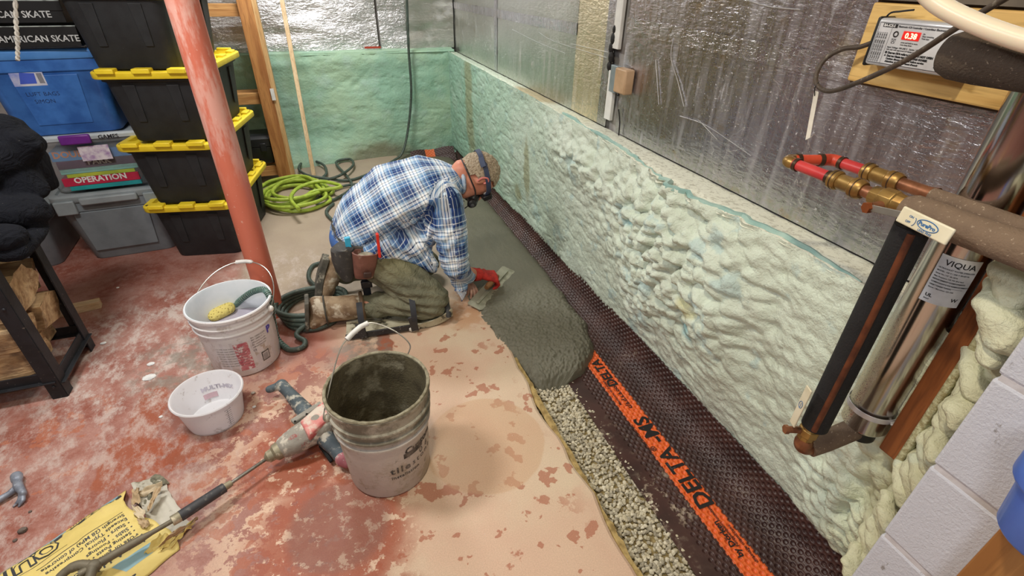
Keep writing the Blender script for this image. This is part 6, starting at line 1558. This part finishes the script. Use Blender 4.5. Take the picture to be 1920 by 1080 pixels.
mid = L0.lerp(L1, .58)
obj('lever_mark', MB().tube([mid+nv_*.0030+dv*(.0175*math.cos(q))+up_*(.0075*math.sin(q)+.001) for q in [6.2832*k/30 for k in range(31)]], .0007, 5), mBlueInk, lv)
lf = lambda a0, b0: (lambda a, b_: mid+nv_*.0032+dv*(a+a0)+up_*(b_+b0))
lettering('PurePro', .0085, lf(-.0150, -.0020), mBlueInk, lv, .0003); lettering('LEAD FREE', .0050, lf(-.011, -.0110), mBlueInk, lv, .0001); lettering('ON', .0050, lf(-.034, .002), mBlueInk, lv, .0001); lettering('OFF', .0050, lf(-.036, -.007), mBlueInk, lv, .0001)
obj('turn_arrow', MB().tube([mid+nv_*.0032+dv*(-.024+.004*math.cos(q))+up_*(.007*math.sin(q)-.002) for q in np.linspace(-1.3, 1.3, 8)], .0005, 5), mBlueInk, lv)
single('insulated_pipe', MB().tube([(.92, .512, zf), (.92, .50, zf), (.92, .3, zf+.004), (.92, -.25, zf+.006)], [.020, .0255, .0265, .0265], 32), mInsB, 'long brown foam insulated pipe running right from the ball valve', 'pipe')
single('copper_pipe', MB().tube([(1.026, .598, zf), (1.026, .545, zf), (1.026, .53, zf)], [.0120, .0120, .0150], 20), mCu, 'short copper stub behind the ball valve on the rear line', 'pipe')
single('insulated_pipe', MB().tube([(1.022, .535, zf), (1.02, .45, zf), (1.02, -.2, zf)], [.014, .016, .016], 20), mInsB, 'thinner brown insulated pipe on the rear line behind the thick brown one', 'pipe')
# thick dark foam pipe at the top right, milky hose above
single('insulated_pipe', MB().tube([(.92, .560, 1.336), (.92, .550, 1.336), (.92, .535, 1.336), (.92, .50, 1.337), (.92, -.2, 1.345)], [.012, .028, .034, .0365, .0370], 36), mInsD, 'thick dark brown foam insulated pipe at the top right, over the controller', 'pipe')
g = G('milky_hose'); g.set(col=lin((226, 212, 190)), rough=.3, spec=.5, sss=.2); 
single('white_hose', MB().tube([FX(1722, -30, .85), FX(1760, 8, .85), FX(1830, 44, .85), FX(1925, 78, .85), FX(2040, 104, .85)], .0125, 20, smooth=6), g.m, 'milky white plastic hose crossing the top right corner', 'hose')
# white strip, bracket and brown box on the foil, black sealant gap
ts = thing('white_trim', 'white vertical strip between foil sheets with a black sealed gap in it', 'trim', (1.2, 1.99, .87))
xw = 1.198
mWhite = M('white_strip_paint', (236, 236, 232), .4, c2=(220, 220, 216))
a0 = FX(1155, 128, xw); a1 = FX(1147, 226, xw)
obj('lower_strip', MB().box((xw-.004, 1.955, .885), (xw+.012, 2.005, 1.085)), mWhite, ts, smooth=False, bevel=.002)
obj('upper_strip', MB().box((xw-.004, 1.955, 1.17), (xw+.012, 2.005, 2.3)), mWhite, ts, smooth=False, bevel=.002)
mBs = M('black_sealant', (26, 24, 24), .7, bump=.8, bscale=80)
for k, (yy_, zz_, rr_) in enumerate(((2.012, 1.10, .014), (2.006, 1.135, .017), (2.012, 1.17, .016), (2.004, 1.205, .018), (2.000, 1.24, .012))): obj('sealant_blob', MB().ico((xw, yy_, zz_), (.010, rr_, rr_*1.4), 3, .1), mBs, ts)
obj('cable_seam', MB().tube([FX(1160, 205, 1.2), FX(1162, 228, 1.2), FX(1160, 254, 1.2)], .0030, 6, smooth=4), mBs, ts)
single('metal_bracket', MB().box((1.172, 1.905, 1.01), (1.192, 1.955, 1.115)), M('galvanised', (176, 190, 200), .35, .6, c2=(150, 164, 174)), 'small galvanised metal bracket on the white strip', 'bracket', smooth=False, bevel=.002)
jb = thing('junction_box', 'small tan box fixed to the foil right of the metal bracket', 'box', (1.18, 1.86, 1.02))
obj('box', MB().box((1.162, 1.82, 1.018), (1.205, 1.904, 1.112)), M('tan_plastic', (196, 164, 130), .5, c2=(176, 144, 110)), jb, bevel=.006)
obj('knob', MB().ico((1.165, 1.862, 1.013), (.006, .006, .005), 2), mBlkPl, jb)
# ---- bench end and blue bin, nearest right
wb = wood('bench_wood', (186, 134, 78), (146, 96, 48), 2, 5, .5)
single('bench_post', MB().box((.800, -.10, .0), (.872, .142, .812)), wb, 'wide brown wooden post standing against the white block wall, lower right corner', 'post', smooth=False, bevel=.003)
bb = thing('blue_bin', 'blue plastic bin corner standing on the wooden post at the right edge', 'bin', (.79, .0, .813))
mBB = M('bright_blue_plastic', (82, 120, 206), .35, c2=(70, 106, 194))
obj('body', MB().loft([rrect(.115, .27, .045, 8, .815, .80, .012), rrect(.125, .28, .05, 8, .822, .80, .012), rrect(.142, .30, .055, 8, .92, .80, .012)]), mBB, bb)
obj('rim', MB().loft([rrect(.142, .30, .055, 8, .90, .795, .014), rrect(.150, .308, .058, 8, .905, .795, .014), rrect(.152, .310, .058, 8, .935, .795, .014), rrect(.15, .31, .056, 8, .94, .795, .014)]), mBB, bb, bevel=.003)
# ================================================================== FIREWOOD RACK, LOGS, JACKET
mIron = M('black_angle_iron', (42, 43, 48), .55, .3, c2=(30, 31, 34), dust=(120, 112, 104), dscale=70, dth=(.64, .72), bump=.3)
rk = thing('firewood_rack', 'black iron rack holding split firewood at the left edge', 'rack', (-1.35, 2.09, 0))
def angle_leg(x_, y_, sx, sy, h=.62):
    m = MB().box((x_, y_-.004 if sy > 0 else y_, 0), (x_+sx*.05, y_+.004, h)) if False else MB()
    xa, xb = sorted((x_, x_+sx*.048)); ya, yb_ = sorted((y_, y_+sy*.048))
    m.box((xa, y_-.003, 0), (xb, y_+.003, h)); l = obj('leg', m, mIron, rk, smooth=False, bevel=.001)
    obj('leg_flange', MB().box((x_-.003, ya, 0), (x_+.003, yb_, h)), mIron, l, smooth=False, bevel=.001)
    for zz in (.06, .42, .50): obj('bolt', MB().ico((x_+sx*.022, y_-.005, zz), (.006, .004, .006), 2), mIron, l)
angle_leg(-1.112, 1.925, -1, 1); angle_leg(-1.112, 2.258, -1, -1); angle_leg(-1.72, 1.925, 1, 1); angle_leg(-1.72, 2.258, 1, -1)
for (a_, b_) in (((-1.118, 1.93, .085), (-1.118, 2.255, .085)), ((-1.71, 1.93, .085), (-1.71, 2.255, .085)), ((-1.71, 1.935, .10), (-1.12, 1.935, .10)), ((-1.71, 2.25, .10), (-1.12, 2.25, .10)), ((-1.118, 1.93, .605), (-1.118, 2.255, .605)), ((-1.71, 1.93, .60), (-1.12, 1.93, .60)), ((-1.71, 2.255, .60), (-1.12, 2.255, .60))):
    obj('rail', MB().bar(a_, b_, .006, .042), mIron, rk, smooth=False, bevel=.001)
    obj('rail_flange', MB().bar(V(a_)+V((0, 0, -.02)), V(b_)+V((0, 0, -.02)), .040, .005), mIron, rk, smooth=False, bevel=.001)
g = G('split_log'); n1 = g.noise(14, 6, .65, g.map(None, (.25, 1, 1)), .8); n2 = g.noise(50, 4, .7, g.map(None, (.2, 1, 1)))
c = g.mix(g.step(n1, .36, .66), lin((204, 174, 132)), lin((146, 112, 76))); c = g.mix(g.mul(g.step(g.noise(5, 5), .54, .66), .8), c, lin((92, 70, 54))); c = g.mix(g.mul(g.step(n2, .5, .64), .4), c, lin((226, 196, 150)))
g.set(col=c, rough=.85, normal=g.bump(n1, .9, .012, g.bump(n2, .5, .004))); mLog = g.m
rng = random.Random(5)
logs = [([(1.945, .115), (2.10, .115), (2.09, .215), (1.96, .225)], -1.165, 'lowest left split log in the rack, short square end showing'),
        ([(2.105, .115), (2.235, .115), (2.24, .18), (2.11, .21)], -1.20, 'lowest right split log in the rack, mostly in shade'),
        ([(1.94, .23), (2.06, .222), (2.08, .31), (1.99, .345), (1.94, .31)], -1.15, 'middle left split log with a pale curved edge'),
        ([(2.075, .222), (2.23, .19), (2.24, .31), (2.16, .345), (2.09, .32)], -1.135, 'middle right split log with dark grain lines'),
        ([(1.95, .35), (2.07, .345), (2.15, .36), (2.20, .42), (2.11, .50), (1.97, .48)], -1.13, 'large upper split log with a knot, under the jacket'),
        ([(2.17, .345), (2.245, .325), (2.245, .46), (2.215, .43)], -1.16, 'thin wedge of split log at the upper right of the stack'),
        ([(1.96, .49), (2.10, .51), (2.22, .46), (2.235, .565), (1.97, .575)], -1.18, 'topmost split log, half hidden by the black jacket')]
for poly, xe, lb in logs:
    cyy = sum(p[0] for p in poly)/len(poly); czz = sum(p[1] for p in poly)/len(poly); rings = []
    dens = []
    for i in range(len(poly)):
        p = V((poly[i][0], poly[i][1])); q = V((poly[(i+1) % len(poly)][0], poly[(i+1) % len(poly)][1]))
        for k in range(5): dens.append(p.lerp(q, k/5))
    sl = rng.uniform(-.4, .4)
    for i in range(14):
        t_ = i/13; xx = xe-.42*t_+(.0); ring = []
        for p in dens:
            s_ = 1-.04*(i in (0, 13)); a = p.x-cyy; b_ = p.y-czz
            nn = mnoise.noise(V((xx*6, p.x*22, p.y*22)))*.008
            ring.append((xx+(sl*b_*.5 if i == 0 else 0)+.010*mnoise.noise(V((p.x*40, p.y*40, 5)))*(i in (0, 13)), cyy+a*(s_+nn*5), czz+b_*(s_+nn*5)))
        rings.append(ring)
    single('split_log', MB().loft(rings), mLog, lb, 'log', 'split firewood in the black rack', angle=30)
# jacket
g = G('black_denim'); c = g.mix(g.noise(8, 4), lin((18, 20, 28)), lin((12, 13, 19))); c = g.mix(g.mul(g.step(g.noise(120, 3), .73, .76), .6), c, lin((120, 116, 112)))
g.set(col=c, rough=.9, spec=.2, normal=g.bump(g.noise(300, 3), .3, .002, g.bump(g.noise(14, 4, .6, None, 1.5), .7, .03))); mJk = g.m
J = lambda u, v, y_: FY(u, v, y_)
m = MB()
hull(m, [(V((-1.50, 2.10, .645)), (.20, .18, .03)), (V((-1.17, 2.13, .645)), (.06, .17, .03))])
hull(m, [(V((-1.55, 2.15, .80)), (.16, .18, .14)), (V((-1.30, 2.22, .78)), (.14, .17, .12)), (J(20, 275, 2.38), (.10, .11, .08))])
hull(m, [(J(10, 260, 2.40), (.08, .10, .09)), (J(52, 300, 2.42), (.060, .08, .055)), (J(88, 343, 2.44), (.036, .060, .036))])
hull(m, [(V((-1.30, 2.18, .72)), (.10, .15, .07)), (J(45, 395, 2.20), (.075, .09, .055)), (J(76, 402, 2.22), (.042, .07, .034))])
hull(m, [(J(15, 330, 2.34), (.09, .10, .09)), (J(58, 360, 2.32), (.055, .08, .045))])
hull(m, [(V((-1.28, 2.02, .68)), (.10, .10, .05)), (J(5, 445, 2.02), (.07, .06, .035))])
hull(m, [(J(62, 432, 2.18), (.045, .08, .022)), (J(8, 474, 2.0), (.06, .04, .024))])
me = remesh(m, .0075, 4); n = len(me.vertices); co = np.zeros(n*3); me.vertices.foreach_get('co', co); co = co.reshape(-1, 3); no = np.zeros(n*3); me.vertices.foreach_get('normal', no); no = no.reshape(-1, 3)
fo = .044*(fbm(co[:, 0]*9+co[:, 2]*4, co[:, 2]*3-co[:, 0]*5+co[:, 1]*4, 3, 4)-.5)+.012*(fbm(co[:, 0]*22+co[:, 2]*18, co[:, 1]*14-co[:, 2]*10, 3, 14)-.5)
co += no*fo[:, None]; me.vertices.foreach_set('co', co.reshape(-1))
jo = link('black_jacket', me, mJk); org = V((-1.3, 2.1, .6)); me.transform(Matrix.Translation(-org)); jo.location = org
tag(jo, 'dusty black work jacket draped over the firewood rack', 'jacket')
